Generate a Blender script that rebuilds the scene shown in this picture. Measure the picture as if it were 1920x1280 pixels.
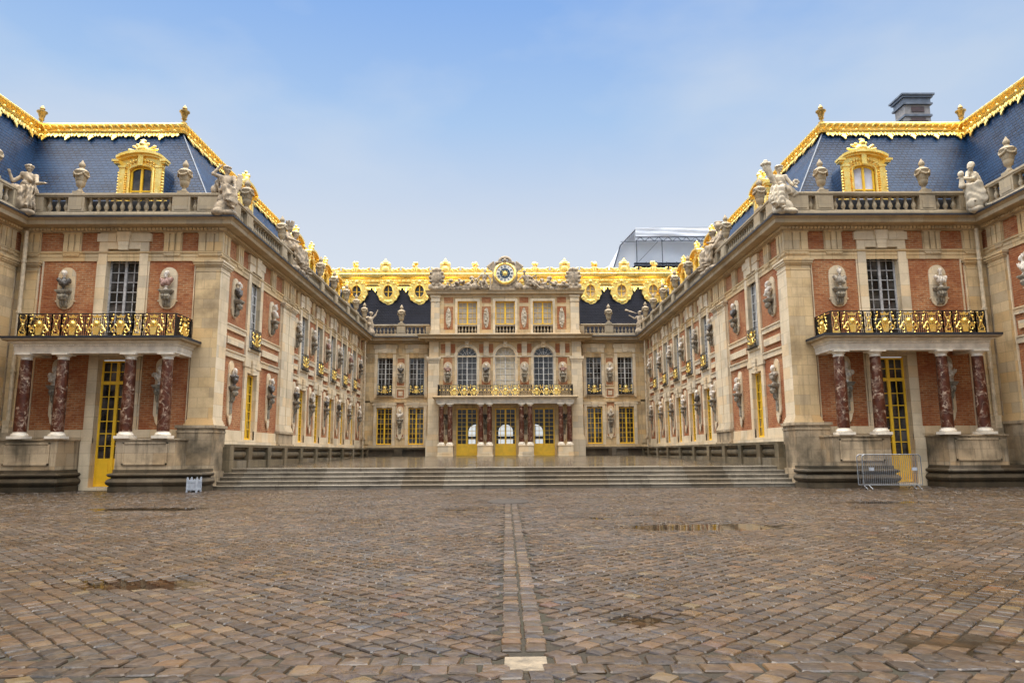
import bpy, bmesh, math, random
import numpy as np
from mathutils import Vector, Matrix
rad = math.radians
random.seed(7); RNG = np.random.default_rng(7)
for o in list(bpy.data.objects): bpy.data.objects.remove(o)
SC = bpy.context.scene; COL = SC.collection

# ------------------------------------------------------------------ camera, sky, sun, exposure
PITCH, ROLL, YAW = rad(8.75), rad(0.3), rad(0.5)
cd = bpy.data.cameras.new('camera'); cam = bpy.data.objects.new('camera', cd); COL.objects.link(cam)
cd.sensor_fit = 'HORIZONTAL'; cd.sensor_width = 36; cd.lens = 36*1350/1920
cd.clip_start = 0.05; cd.clip_end = 5000
cam.matrix_world = Matrix.Translation((0.05, 0, 1.45)) @ (Matrix.Rotation(-YAW, 4, 'Z') @ Matrix.Rotation(math.pi/2+PITCH, 4, 'X') @ Matrix.Rotation(-ROLL, 4, 'Z'))
SC.camera = cam
SUN_ELEV, SUN_AZ = rad(64), rad(-12)          # azimuth measured clockwise from +Y: high over the far end of the court
w = bpy.data.worlds.new("World"); SC.world = w; w.use_nodes = True
wn, wl_ = w.node_tree.nodes, w.node_tree.links
def wnode(t, **k):
    n = wn.new(t)
    for a, v in k.items(): setattr(n, a, v)
    return n
bg = wn['Background']; bg.inputs['Strength'].default_value = 0.1
sky = wnode('ShaderNodeTexSky', sky_type='NISHITA'); sky.sun_disc = False
sky.sun_elevation = SUN_ELEV; sky.sun_rotation = SUN_AZ; sky.air_density = 1.0; sky.dust_density = 1.2
tc = wnode('ShaderNodeTexCoord'); sp = wnode('ShaderNodeSeparateXYZ'); wl_.new(tc.outputs['Generated'], sp.inputs[0])
mp = wnode('ShaderNodeMapping'); mp.inputs['Scale'].default_value = (2.2, 2.2, 5.0); wl_.new(tc.outputs['Generated'], mp.inputs[0])
nz = wnode('ShaderNodeTexNoise'); nz.inputs['Scale'].default_value = 1.3; nz.inputs['Detail'].default_value = 6; nz.inputs['Roughness'].default_value = .5
wl_.new(mp.outputs[0], nz.inputs[0])
# front sky colours by height (bright thin cloud near the roofs, blue above)
ramp = wnode('ShaderNodeValToRGB'); wl_.new(sp.outputs[2], ramp.inputs[0])
cr = ramp.color_ramp; cr.elements[0].position = 0.0; cr.elements[0].color = (.46, .475, .49, 1)
cr.elements[1].position = 1.0; cr.elements[1].color = (1.12, 1.0, .84, 1)
for p, c in ((.22, (.385, .405, .43, 1)), (.31, (.325, .358, .41, 1)), (.43, (.20, .293, .43, 1)), (.56, (.112, .215, .42, 1)), (.68, (.60, .62, .66, 1))):
    e = cr.elements.new(p); e.color = c
cl = wnode('ShaderNodeMapRange'); cl.inputs[1].default_value = .40; cl.inputs[2].default_value = .66; cl.inputs[3].default_value = 0; cl.inputs[4].default_value = .55
wl_.new(nz.outputs[0], cl.inputs[0])
cm = wnode('ShaderNodeMix', data_type='RGBA'); wl_.new(cl.outputs[0], cm.inputs[0]); wl_.new(ramp.outputs[0], cm.inputs[6]); cm.inputs[7].default_value = (.335, .37, .415, 1)
x10 = wnode('ShaderNodeMix', data_type='RGBA', blend_type='MULTIPLY'); x10.inputs[0].default_value = 1; wl_.new(cm.outputs[2], x10.inputs[6]); x10.inputs[7].default_value = (10, 10, 10, 1)
mx = wnode('ShaderNodeMix', data_type='RGBA'); mx.inputs[0].default_value = .92
wl_.new(sky.outputs[0], mx.inputs[6]); wl_.new(x10.outputs[2], mx.inputs[7])
# sky overhead, out of view, brightened past the visible part to light the court
br = wnode('ShaderNodeMapRange', interpolation_type='SMOOTHSTEP'); br.inputs[1].default_value = .57; br.inputs[2].default_value = .86; br.inputs[3].default_value = 1; br.inputs[4].default_value = 5.0
wl_.new(sp.outputs[2], br.inputs[0])
bk = wnode('ShaderNodeMapRange', interpolation_type='SMOOTHSTEP'); bk.inputs[1].default_value = .25; bk.inputs[2].default_value = -.8; bk.inputs[3].default_value = 1; bk.inputs[4].default_value = 1.15
wl_.new(sp.outputs[1], bk.inputs[0])
# extra brightness added to the unseen sky at both sides, lighting the wing walls
ab = wnode('ShaderNodeMath', operation='ABSOLUTE'); wl_.new(sp.outputs[0], ab.inputs[0])
sb = wnode('ShaderNodeMapRange', interpolation_type='SMOOTHSTEP'); sb.inputs[1].default_value = .60; sb.inputs[2].default_value = .88; sb.inputs[3].default_value = 1; sb.inputs[4].default_value = 3.4; wl_.new(ab.outputs[0], sb.inputs[0])
m1 = wnode('ShaderNodeMath', operation='MAXIMUM'); wl_.new(br.outputs[0], m1.inputs[0]); wl_.new(sb.outputs[0], m1.inputs[1])
mm = wnode('ShaderNodeMath', operation='MULTIPLY'); wl_.new(m1.outputs[0], mm.inputs[0]); wl_.new(bk.outputs[0], mm.inputs[1])
vm = wnode('ShaderNodeVectorMath', operation='SCALE'); wl_.new(mx.outputs[2], vm.inputs[0]); wl_.new(mm.outputs[0], vm.inputs[3])
wl_.new(vm.outputs[0], bg.inputs['Color'])
sd = bpy.data.lights.new('sun', 'SUN'); sd.energy = 1.2; sd.angle = rad(30); sd.color = (1, .95, .86)
sun = bpy.data.objects.new('sun', sd); COL.objects.link(sun)
sdir = Vector((math.sin(SUN_AZ)*math.cos(SUN_ELEV), math.cos(SUN_AZ)*math.cos(SUN_ELEV), math.sin(SUN_ELEV)))
sun.rotation_euler = sdir.to_track_quat('Z', 'Y').to_euler()
vs = SC.view_settings; vs.view_transform = 'Standard'; vs.look = 'None'; vs.exposure = 0.95; vs.gamma = 1; vs.use_curve_mapping = False

# ------------------------------------------------------------------ materials
class NT:
    def __init__(s, name):
        s.m = bpy.data.materials.new(name); s.m.use_nodes = True
        s.n, s.l = s.m.node_tree.nodes, s.m.node_tree.links; s.b = s.n['Principled BSDF']
    def new(s, t, ins=None, **k):
        n = s.n.new(t)
        for a, v in k.items(): setattr(n, a, v)
        for a, v in (ins or {}).items(): s.put(n.inputs[a], v)
        return n
    def put(s, sock, v):
        if hasattr(v, 'is_linked') or hasattr(v, 'links'): s.l.new(v, sock)
        elif isinstance(v, tuple) and len(v) == 3 and sock.type == 'RGBA': sock.default_value = (*v, 1)
        else: sock.default_value = v
    def mix(s, f, a, b, bt='MIX'):
        n = s.new('ShaderNodeMix', data_type='RGBA', blend_type=bt); s.put(n.inputs[0], f); s.put(n.inputs[6], a); s.put(n.inputs[7], b); return n.outputs[2]
    def math(s, op, a, b=0.0):
        n = s.new('ShaderNodeMath', operation=op); s.put(n.inputs[0], a); s.put(n.inputs[1], b); return n.outputs[0]
    def rng(s, v, a, b, c=0.0, d=1.0):
        n = s.new('ShaderNodeMapRange'); s.put(n.inputs[0], v)
        for i, q in enumerate((a, b, c, d)): n.inputs[i+1].default_value = q
        return n.outputs[0]
    def noise(s, vec, sc, det=4, rough=.55):
        n = s.new('ShaderNodeTexNoise'); s.put(n.inputs['Vector'], vec); n.inputs['Scale'].default_value = sc; n.inputs['Detail'].default_value = det; n.inputs['Roughness'].default_value = rough; return n.outputs[0]
    def pos(s): return s.new('ShaderNodeNewGeometry').outputs['Position']
    def wall_uv(s):
        g = s.new('ShaderNodeNewGeometry'); p = s.new('ShaderNodeSeparateXYZ'); s.l.new(g.outputs['Position'], p.inputs[0])
        q = s.new('ShaderNodeSeparateXYZ'); s.l.new(g.outputs['True Normal'], q.inputs[0])
        k = s.math('GREATER_THAN', s.math('ABSOLUTE', q.outputs[0]), s.math('ABSOLUTE', q.outputs[1]))
        mxn = s.new('ShaderNodeMix', data_type='FLOAT'); s.put(mxn.inputs[0], k); s.put(mxn.inputs[2], p.outputs[0]); s.put(mxn.inputs[3], p.outputs[1])
        c = s.new('ShaderNodeCombineXYZ'); s.l.new(mxn.outputs[0], c.inputs[0]); s.l.new(p.outputs[2], c.inputs[1]); return c.outputs[0]
    def scale(s, vec, sc):
        n = s.new('ShaderNodeMapping'); s.put(n.inputs[0], vec); n.inputs['Scale'].default_value = sc; return n.outputs[0]
    def brick(s, vec, w_, h_, mort, c1, c2, cm_, smooth=.1, bias=0.0, off=.5):
        n = s.new('ShaderNodeTexBrick'); s.put(n.inputs['Vector'], vec); n.inputs['Scale'].default_value = 1
        n.offset = off
        for a, v in (('Brick Width', w_), ('Row Height', h_), ('Mortar Size', mort), ('Mortar Smooth', smooth), ('Bias', bias)): n.inputs[a].default_value = v
        for a, v in (('Color1', c1), ('Color2', c2), ('Mortar', cm_)): s.put(n.inputs[a], v)
        return n
    def bump(s, h, st=.3, d=.02):
        n = s.new('ShaderNodeBump'); s.put(n.inputs['Height'], h); n.inputs['Strength'].default_value = st; n.inputs['Distance'].default_value = d; s.l.new(n.outputs[0], s.b.inputs['Normal'])
    def set(s, **k):
        names = {'color': 'Base Color', 'rough': 'Roughness', 'metal': 'Metallic', 'spec': 'Specular IOR Level', 'coat': 'Coat Weight'}
        for a, v in k.items(): s.put(s.b.inputs[names[a]], v)
        return s.m
def simple(name, col, rough=.5, metal=0.0, nsc=6, var=.25, bump=0, spec=.5):
    t = NT(name); p = t.pos(); n = t.noise(p, nsc)
    dark = tuple(c*(1-var) for c in col); lite = tuple(min(1, c*(1+var*.6)) for c in col)
    t.set(color=t.mix(t.rng(n, .3, .7), dark, lite), rough=t.rng(n, .3, .7, rough*.8, min(1, rough*1.2)), metal=metal, spec=spec)
    if bump: t.bump(t.noise(p, nsc*5), bump)
    return t.m
def stone(name, c1, c2, joint, grime, gcol=(.10, .09, .07), bw=.95, bh=.42, top_streak=.5, heavy=0):
    t = NT(name); uv = t.wall_uv(); p = t.pos()
    b = t.brick(uv, bw, bh, .006, c1, c2, joint, .2)
    rb = t.brick(uv, bw, bh, 0.0, (0, 0, 0), (1, 1, 1), (.5, .5, .5), 0); v = t.new('ShaderNodeSeparateColor', {0: rb.outputs['Color']}).outputs[0]
    col = t.mix(t.rng(v, .78, .84, 0, .38), b.outputs['Color'], (.24, .21, .17)); col = t.mix(t.rng(v, .22, .16, 0, .45), col, (c1[0]*1.05, c1[1]*.88, c1[2]*.66))
    col = t.mix(t.rng(t.noise(p, 1.1, 5), .35, .7, 0, .55), col, tuple(c*.72 for c in c1), 'MIX')
    blot = t.rng(t.noise(p, .55, 6, .62), .52-.08*heavy, .74-.06*heavy, 0, grime)
    col = t.mix(blot, col, gcol)
    st = t.rng(t.noise(t.scale(p, (2.6, 2.6, .28)), 1.6, 5, .6), .52, .78, 0, grime*top_streak*1.6)
    col = t.mix(st, col, gcol)
    fine = t.noise(p, 22, 5, .65)
    col = t.mix(t.rng(fine, .3, .75, 0, .30), col, tuple(c*.5 for c in c1))
    t.set(color=col, rough=t.rng(fine, .3, .7, .55, .85), spec=.35)
    h = t.math('ADD', t.math('MULTIPLY', b.outputs['Fac'], -.5), t.math('MULTIPLY', fine, .6)); t.bump(h, .35, .015)
    return t.m
M = {}
M['stone'] = stone('cream_limestone', (.66, .465, .23), (.74, .56, .32), (.25, .17, .09), .68, (.13, .09, .05))
M['frame_stone'] = stone('pale_limestone', (.76, .60, .38), (.80, .67, .47), (.34, .25, .15), .36, (.20, .145, .085), bh=.5)
M['base_stone'] = stone('stained_base_stone', (.46, .345, .21), (.56, .435, .28), (.10, .075, .045), .95, (.045, .038, .024), 1.2, .5, .7, 1)
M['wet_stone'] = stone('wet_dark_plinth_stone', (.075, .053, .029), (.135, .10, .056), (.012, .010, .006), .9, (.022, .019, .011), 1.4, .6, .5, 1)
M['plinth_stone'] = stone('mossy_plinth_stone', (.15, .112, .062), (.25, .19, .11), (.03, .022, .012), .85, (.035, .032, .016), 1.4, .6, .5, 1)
M['step_stone'] = stone('grey_step_stone', (.165, .138, .098), (.31, .268, .205), (.014, .011, .007), .85, (.026, .021, .013), 1.7, 9.0)
M['rail_stone'] = stone('grey_balustrade_stone', (.37, .29, .18), (.45, .36, .235), (.24, .2, .14), .6, (.13, .115, .085), 1.6, 3.0)
M['cornice_stone'] = stone('weathered_cornice_stone', (.42, .31, .175), (.52, .39, .235), (.22, .17, .11), .6, (.13, .105, .07), 1.5, 3.0)
def brickmat():
    t = NT('orange_red_brick'); uv = t.wall_uv(); p = t.pos()
    b = t.brick(uv, .29, .095, .015, (.32, .112, .038), (.46, .185, .07), (.42, .29, .16), .15)
    big = t.noise(p, .8, 5)
    col = t.mix(t.rng(big, .38, .66, 0, .75), b.outputs['Color'], (.26, .065, .022))
    wn_ = t.noise(t.scale(uv, (3.7, 11.8, 1)), 1.0, 1)
    col = t.mix(t.rng(wn_, .55, .68, 0, .6), col, (.20, .05, .02))
    col = t.mix(t.rng(t.noise(t.scale(uv, (2.9, 9.3, 1)), 1.0, 1), .58, .7, 0, .5), col, (.56, .24, .09))
    t.set(color=col, rough=.8, spec=.25); t.bump(t.math('SUBTRACT', t.noise(p, 30), b.outputs['Fac']), .4, .012); return t.m
M['brick'] = brickmat()
def slate(name, c1, c2, rough):
    t = NT(name); uv = t.wall_uv(); p = t.pos()
    b = t.brick(uv, .26, .17, .026, c1, c2, tuple(c*.22 for c in c1), .3)
    col = t.mix(t.rng(t.noise(p, .7, 5), .35, .7, 0, .6), b.outputs['Color'], tuple(c*1.5 for c in c2))
    t.set(color=col, rough=rough, spec=.10)
    sepz = t.new('ShaderNodeSeparateXYZ'); t.put(sepz.inputs[0], p)
    saw = t.math('FRACT', t.math('DIVIDE', sepz.outputs[2], .17))
    t.bump(t.math('SUBTRACT', t.math('ADD', t.math('MULTIPLY', saw, -.9), t.math('MULTIPLY', t.noise(p, 9), .5)), b.outputs['Fac']), .55, .03); return t.m
M['slate'] = slate('blue_slate', (.003, .014, .042), (.009, .031, .074), .42)
M['dark_slate'] = slate('dark_grey_slate', (.006, .007, .013), (.011, .012, .019), .55)
def gold():
    t = NT('gilded_lead'); p = t.pos(); n = t.noise(p, 5, 5)
    t.set(color=t.mix(t.rng(t.noise(p, 2.3, 6, .65), 0.58, .76, 0, .5), t.mix(t.rng(n, .35, .7), (1.0, .65, .13), (1.0, .80, .30)), (.42, .24, .06)), metal=t.rng(n, .4, .65, .75, .95), rough=t.rng(n, .3, .7, .24, .42)); t.bump(t.noise(p, 14, 5), .35, .03); return t.m
M['gold'] = gold()
def marble(name, c0, c1, vein, amt, sc=2.5, rough=.25):
    t = NT(name); p = t.pos()
    d = t.new('ShaderNodeTexNoise'); t.put(d.inputs['Vector'], p); d.inputs['Scale'].default_value = sc*.8; d.inputs['Detail'].default_value = 5
    add = t.new('ShaderNodeVectorMath', operation='ADD'); t.put(add.inputs[0], p); t.l.new(d.outputs['Color'], add.inputs[1])
    v = t.math('ABSOLUTE', t.math('SUBTRACT', t.noise(add.outputs[0], sc, 5), .5))
    base = t.mix(t.rng(t.noise(p, sc*2.2, 5), .35, .7), c0, c1)
    pat = t.rng(t.noise(p, sc*1.9, 3), .52, .62)
    col = t.mix(t.math('MULTIPLY', t.rng(v, .0, .045, 1, 0), t.math('ADD', t.math('MULTIPLY', pat, amt), amt*.3)), base, vein)
    t.set(color=col, rough=rough, spec=.25); return t.m
M['red_marble'] = marble('red_veined_marble', (.050, .014, .006), (.11, .032, .014), (.60, .45, .32), .6, 2.2, .42)
M['white_marble'] = simple('white_marble', (.74, .66, .53), .4, 0, 3, .25)
M['statue'] = simple('weathered_statue_stone', (.37, .29, .195), .8, 0, 4, .65, .5)
M['pale_statue'] = simple('pale_statue_stone', (.50, .42, .30), .75, 0, 4, .4, .4)
M['bust_white'] = simple('white_bust_marble', (.64, .56, .45), .5, 0, 9, .35)
M['bust_dark'] = simple('dark_bust_marble', (.095, .08, .065), .35, 0, 8, .6)
M['bust_grey'] = simple('grey_bust_marble', (.34, .285, .21), .5, 0, 8, .5)
M['bust_rose'] = simple('rose_bust_marble', (.36, .21, .16), .4, 0, 8, .5)
M['console'] = simple('weathered_console_stone', (.26, .22, .155), .75, 0, 7, .7, .3)
M['yellow'] = simple('yellow_paint', (.90, .54, .028), .35, 0, 3, .14)
M['grey_paint'] = simple('weathered_grey_paint', (.42, .41, .40), .55, 0, 9, .45)
M['white_paint'] = simple('white_window_paint', (.62, .60, .55), .5, 0, 9, .25)
M['iron'] = simple('black_wrought_iron', (.018, .015, .012), .45, .3, 9, .4)
M['steel'] = simple('galvanised_steel', (.28, .29, .30), .42, .7, 12, .3)
M['lead'] = simple('dull_lead', (.13, .15, .18), .5, .3, 3, .4)
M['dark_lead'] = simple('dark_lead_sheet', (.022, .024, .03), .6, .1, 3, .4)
M['pipe'] = simple('cream_painted_pipe', (.60, .48, .31), .5, 0, 5, .35)
M['bronze'] = simple('gilt_bronze_urn', (.42, .27, .08), .45, .6, 8, .5, .3)
M['box_paint'] = simple('pale_grey_wood_paint', (.36, .39, .43), .55, 0, 6, .25)
M['blind'] = simple('cream_window_blind', (.55, .47, .33), .8, 0, 2.5, .3)
M['grey_blind'] = simple('grey_window_blind', (.42, .36, .27), .6, 0, 2.5, .2)
M['curtain'] = simple('pale_curtain', (.60, .62, .70), .7, 0, 3, .25)
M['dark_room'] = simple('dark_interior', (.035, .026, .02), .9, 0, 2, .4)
def tarp():
    t = NT('white_tarpaulin'); p = t.pos(); n = t.noise(p, .6, 5); c = t.mix(t.rng(n, .35, .7), (.74, .77, .82), (.86, .88, .90)); t.set(color=c, rough=.5)
    tl = t.new('ShaderNodeBsdfTranslucent', {'Color': (.74, .78, .84)}); ms = t.new('ShaderNodeMixShader', {0: .30}); t.l.new(t.b.outputs[0], ms.inputs[1]); t.l.new(tl.outputs[0], ms.inputs[2]); t.l.new(ms.outputs[0], t.n['Material Output'].inputs[0]); return t.m
M['tarp'] = tarp()
M['scaffold'] = simple('dark_scaffold_steel', (.05, .06, .08), .5, .4, 3, .3)
M['dial_blue'] = simple('dark_blue_dial', (.008, .045, .11), .35, 0, 3, .2)
M['dial_white'] = simple('cream_dial_enamel', (.78, .74, .62), .4, 0, 3, .15)
M['chim_stone'] = simple('grey_chimney_stone', (.24, .225, .215), .8, 0, 5, .4, .3)
M['chim_brick'] = simple('dark_chimney_brick', (.075, .05, .052), .85, 0, 6, .5, .3)
M['slab'] = simple('worn_cream_slab', (.15, .115, .07), .5, 0, 9, .5, .3)
M['disc_stone'] = simple('grey_stone_plate', (.045, .038, .032), .85, 0, 5, .4, .2, .12)
def glass():
    t = NT('dark_window_glass'); p = t.pos()
    t.set(color=t.mix(t.rng(t.noise(p, 1.3, 3), .45, .75), (.012, .011, .010), (.13, .12, .11)), rough=.06, spec=.55); return t.m
M['glass'] = glass()
def clear_glass():
    t = NT('clear_door_glass'); n = t.n; out = n['Material Output']
    tr = t.new('ShaderNodeBsdfTransparent', {'Color': (.86, .86, .84)}); gl = t.new('ShaderNodeBsdfGlossy', {'Roughness': .05}); fr = t.new('ShaderNodeFresnel', {'IOR': 1.45})
    ms = t.new('ShaderNodeMixShader'); t.l.new(fr.outputs[0], ms.inputs[0]); t.l.new(tr.outputs[0], ms.inputs[1]); t.l.new(gl.outputs[0], ms.inputs[2]); t.l.new(ms.outputs[0], out.inputs[0]); return t.m
M['clear_glass'] = clear_glass()
def water():
    t = NT('rain_water'); out = t.n['Material Output']
    tr = t.new('ShaderNodeBsdfTransparent', {'Color': (.80, .76, .68)}); gl = t.new('ShaderNodeBsdfGlossy', {'Roughness': .03}); fr = t.new('ShaderNodeFresnel', {'IOR': 1.33})
    b = t.new('ShaderNodeBump', {'Height': t.noise(t.pos(), 9, 2), 'Strength': .03, 'Distance': .01}); t.l.new(b.outputs[0], gl.inputs['Normal']); t.l.new(b.outputs[0], fr.inputs['Normal'])
    ms = t.new('ShaderNodeMixShader'); t.l.new(fr.outputs[0], ms.inputs[0]); t.l.new(tr.outputs[0], ms.inputs[1]); t.l.new(gl.outputs[0], ms.inputs[2]); t.l.new(ms.outputs[0], out.inputs[0]); return t.m
M['water'] = water()
def sett():
    t = NT('wet_sandstone_setts'); p = t.pos(); a = t.new('ShaderNodeAttribute', attribute_name='tint')
    n = t.noise(p, 26, 5, .65); n2 = t.noise(p, .45, 4)
    col = t.mix(t.rng(n, .3, .75, 0, .65), a.outputs['Color'], (.06, .042, .026), 'MIX')
    col = t.mix(t.rng(t.noise(p, 7, 3), .5, .8, 0, .35), col, (.16, .105, .05))
    bn = t.new('ShaderNodeBump', {'Height': t.noise(p, 10, 3, .5), 'Strength': .6, 'Distance': .02}); t.l.new(bn.outputs[0], t.b.inputs['Coat Normal']); t.b.inputs['Coat Roughness'].default_value = .2; t.b.inputs['Coat IOR'].default_value = 1.6
    t.put(t.b.inputs['Coat Weight'], t.math('MULTIPLY', t.rng(t.math('POWER', a.outputs['Alpha'], 2.0), 0, 1, .08, .9), t.rng(t.noise(p, .9, 4), .35, .6, .35, 1.0)))
    t.set(color=col, rough=t.math('ADD', t.rng(n2, .35, .65, .20, .38), t.rng(n, .3, .7, 0, .12)), spec=.3); t.bump(t.math('ADD', t.math('MULTIPLY', t.noise(p, 11, 2, .4), 2.6), t.math('MULTIPLY', n, .5)), .32, .012); return t.m
M['sett'] = sett()
def mortar():
    t = NT('wet_sand_joints'); p = t.pos(); n = t.noise(p, 60, 4); u = t.noise(p, 1.2, 4)
    c = t.mix(t.rng(n, .3, .7), (.010, .008, .005), (.035, .027, .017)); c = t.mix(t.rng(u, .5, .7, 0, .5), c, (.022, .024, .010))
    t.set(color=c, rough=.85, spec=.2); t.bump(n, .5, .01); return t.m
M['mortar'] = mortar()
def court_marble():
    t = NT('wet_marble_slabs'); p = t.pos(); ch = t.new('ShaderNodeTexChecker', {'Vector': p, 'Color1': (.11, .088, .06), 'Color2': (.022, .018, .014), 'Scale': 1.1})
    n = t.noise(p, 3, 5); c = t.mix(t.rng(n, .35, .7, 0, .6), ch.outputs['Color'], (.05, .04, .028))
    t.set(color=c, rough=t.rng(t.noise(t.scale(p, (.5, 2.0, 1)), 1.4, 4), .35, .65, .08, .26), spec=.4); t.bump(t.noise(t.scale(p, (.3, 1.6, 1)), 1.6, 4), .9, .03); return t.m
M['court_marble'] = court_marble()
def far_paving():
    t = NT('distant_wet_paving'); p = t.pos(); b = t.brick(p, .21, .21, .02, (.16, .12, .08), (.09, .07, .05), (.03, .025, .018))
    t.set(color=b.outputs['Color'], rough=.35); t.bump(b.outputs['Fac'], -.5); return t.m
M['far_paving'] = far_paving()

# ------------------------------------------------------------------ mesh helpers
class MB:
    def __init__(s): s.v, s.f = [], []
    def add(s, vs, fs):
        k = len(s.v); s.v.extend([tuple(float(c) for c in q) for q in vs]); s.f.extend([tuple(i+k for i in q) for q in fs]); return s
    def box(s, x0, x1, y0, y1, z0, z1):
        return s.add([(x0,y0,z0),(x1,y0,z0),(x1,y1,z0),(x0,y1,z0),(x0,y0,z1),(x1,y0,z1),(x1,y1,z1),(x0,y1,z1)],
                     [(0,3,2,1),(4,5,6,7),(0,1,5,4),(1,2,6,5),(2,3,7,6),(3,0,4,7)])
    def quad(s, *p): return s.add(p, [tuple(range(len(p)))])
    def plate(s, poly, o, ex, ey, en, th):
        """a flat shape of given outline and real thickness; front face lies th along en"""
        o, ex, ey, en = map(Vector, (o, ex, ey, en)); n = len(poly)
        a = [o+ex*p[0]+ey*p[1] for p in poly]; b = [q+en*th for q in a]
        return s.add(a+b, [tuple(range(n))[::-1], tuple(range(n, 2*n))]+[(i, (i+1) % n, n+(i+1) % n, n+i) for i in range(n)])
    def lathe(s, prof, n=16, o=(0, 0, 0), sx=1, sy=1):
        vs = [(o[0]+r*math.cos(2*math.pi*k/n)*sx, o[1]+r*math.sin(2*math.pi*k/n)*sy, o[2]+z) for r, z in prof for k in range(n)]
        fs = [(i*n+k, i*n+(k+1) % n, (i+1)*n+(k+1) % n, (i+1)*n+k) for i in range(len(prof)-1) for k in range(n)]
        fs += [tuple(range(n))[::-1], tuple((len(prof)-1)*n+k for k in range(n))]
        return s.add(vs, fs)
    def tube(s, pts, r, n=6, r1=None):
        pts = [Vector(p) for p in pts]; m = len(pts); vs = []
        for i, p in enumerate(pts):
            d = (pts[min(i+1, m-1)]-pts[max(i-1, 0)]).normalized()
            u = d.orthogonal().normalized() if i == 0 else (pu-d*pu.dot(d)).normalized()
            pu = u; v = d.cross(u); rr = r+(r1-r)*i/(m-1) if r1 is not None else r
            vs += [p+(u*math.cos(2*math.pi*k/n)+v*math.sin(2*math.pi*k/n))*rr for k in range(n)]
        fs = [(i*n+k, i*n+(k+1) % n, (i+1)*n+(k+1) % n, (i+1)*n+k) for i in range(m-1) for k in range(n)]
        fs += [tuple(range(n))[::-1], tuple((m-1)*n+k for k in range(n))]
        return s.add(vs, fs)
    def ball(s, c, r, n=8, sx=1, sy=1, sz=1):
        m = n//2+1; return s.lathe([(r*math.sin(math.pi*(i+.02)/(m+.04)), -r*sz*math.cos(math.pi*(i+.02)/(m+.04))) for i in range(m+1)], n, c, sx, sy)
    def sweep(s, path, prof, a=0, b=None):
        """closed profile (out, z) run along a plan path with mitred corners; out is to the left of travel"""
        path = [Vector(p) for p in path]; n = len(path); b = n-1 if b is None else b; k = len(prof)
        nr = [Vector((-(path[i+1]-path[i]).y, (path[i+1]-path[i]).x)).normalized() for i in range(n-1)]
        rings = []
        for i in range(a, b+1):
            n0, n1 = nr[max(i-1, 0)], nr[min(i, n-2)]; mt = (n0+n1)/(1+n0.dot(n1))
            rings.append([(path[i].x+mt.x*o, path[i].y+mt.y*o, z) for o, z in prof])
        vs = [q for r in rings for q in r]
        fs = [(i*k+j, i*k+(j+1) % k, (i+1)*k+(j+1) % k, (i+1)*k+j) for i in range(len(rings)-1) for j in range(k)]
        fs += [tuple(range(k)), tuple((len(rings)-1)*k+j for j in range(k))[::-1]]
        return s.add(vs, fs)
    def raw(s, vs, fs): return s.add(vs, fs)
    def xf(s, Mx): s.v = [tuple(Mx @ Vector(q)) for q in s.v]; return s
    def mesh(s, name, mat, flip=False, off=(0, 0, 0), smooth=35):
        me = bpy.data.meshes.new(name)
        vs = [((-x if flip else x)-off[0], y-off[1], z-off[2]) for x, y, z in s.v]
        me.from_pydata(vs, [], s.f); me.materials.append(M[mat])
        bm = bmesh.new(); bm.from_mesh(me); bmesh.ops.recalc_face_normals(bm, faces=bm.faces); bm.to_mesh(me); bm.free()
        me.polygons.foreach_set('use_smooth', [True]*len(me.polygons)); me.set_sharp_from_angle(angle=rad(smooth)); return me
def wloc(o):
    v = Vector((0, 0, 0))
    while o is not None: v += o.location; o = o.parent
    return v
def wmat(o):
    m = Matrix.Identity(4)
    while o is not None: m = o.matrix_basis @ m; o = o.parent
    return m
def pieces(mb):
    """loose islands gathered into pieces that lie near each other"""
    n = len(mb.v); p = list(range(n))
    def f(i):
        while p[i] != i: p[i] = p[p[i]]; i = p[i]
        return i
    for q in mb.f:
        a = f(q[0])
        for j in q[1:]: p[f(j)] = a
    key = np.array([f(i) for i in range(n)]); ids, inv = np.unique(key, return_inverse=True); k = len(ids); V = np.array(mb.v)
    if k == 1 or k > 1500: return [mb]
    lo = np.full((k, 3), 1e9); hi = -lo.copy(); np.minimum.at(lo, inv, V); np.maximum.at(hi, inv, V); sz = (hi-lo).max(1)
    gap = np.maximum(0, np.maximum(lo[:, None]-hi[None], lo[None]-hi[:, None])); near = np.sqrt((gap**2).sum(2)) <= np.maximum(.02, .5*np.maximum(sz[:, None], sz[None]))
    lab = -np.ones(k, int); c = 0
    for i in range(k):
        if lab[i] >= 0: continue
        st = [i]; lab[i] = c
        while st:
            for j in np.nonzero(near[st.pop()] & (lab < 0))[0]: lab[j] = c; st.append(j)
        c += 1
    if c == 1: return [mb]
    vl = lab[inv]; out = []
    for g in range(c):
        m = MB(); ix = {}
        for q in mb.f:
            if vl[q[0]] != g: continue
            for j in q:
                if j not in ix: ix[j] = len(m.v); m.v.append(mb.v[j])
            m.f.append(tuple(ix[j] for j in q))
        out.append(m)
    return out
def part(name, mb, mat, parent=None, s=1, smooth=35, split=True):
    im = wmat(parent).inverted(); res = None
    for m in (pieces(mb) if split and parent and len(mb.v) < 30000 else [mb]):
        me = m.mesh(name, mat, s < 0, (0, 0, 0), smooth); me.transform(im)
        o = bpy.data.objects.new(name, me); COL.objects.link(o)
        if parent: o.parent = parent
        res = res or o
    return res
def inst(name, me, parent, Mx):
    o = bpy.data.objects.new(name, me); COL.objects.link(o)
    if parent: o.parent = parent; o.matrix_basis = Matrix.Translation(-wloc(parent)) @ Mx
    else: o.matrix_basis = Mx
    return o
def sub(name, me, parent):            # a sub-part that shares its parent's frame
    o = bpy.data.objects.new(name, me); COL.objects.link(o); o.parent = parent; return o
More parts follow.
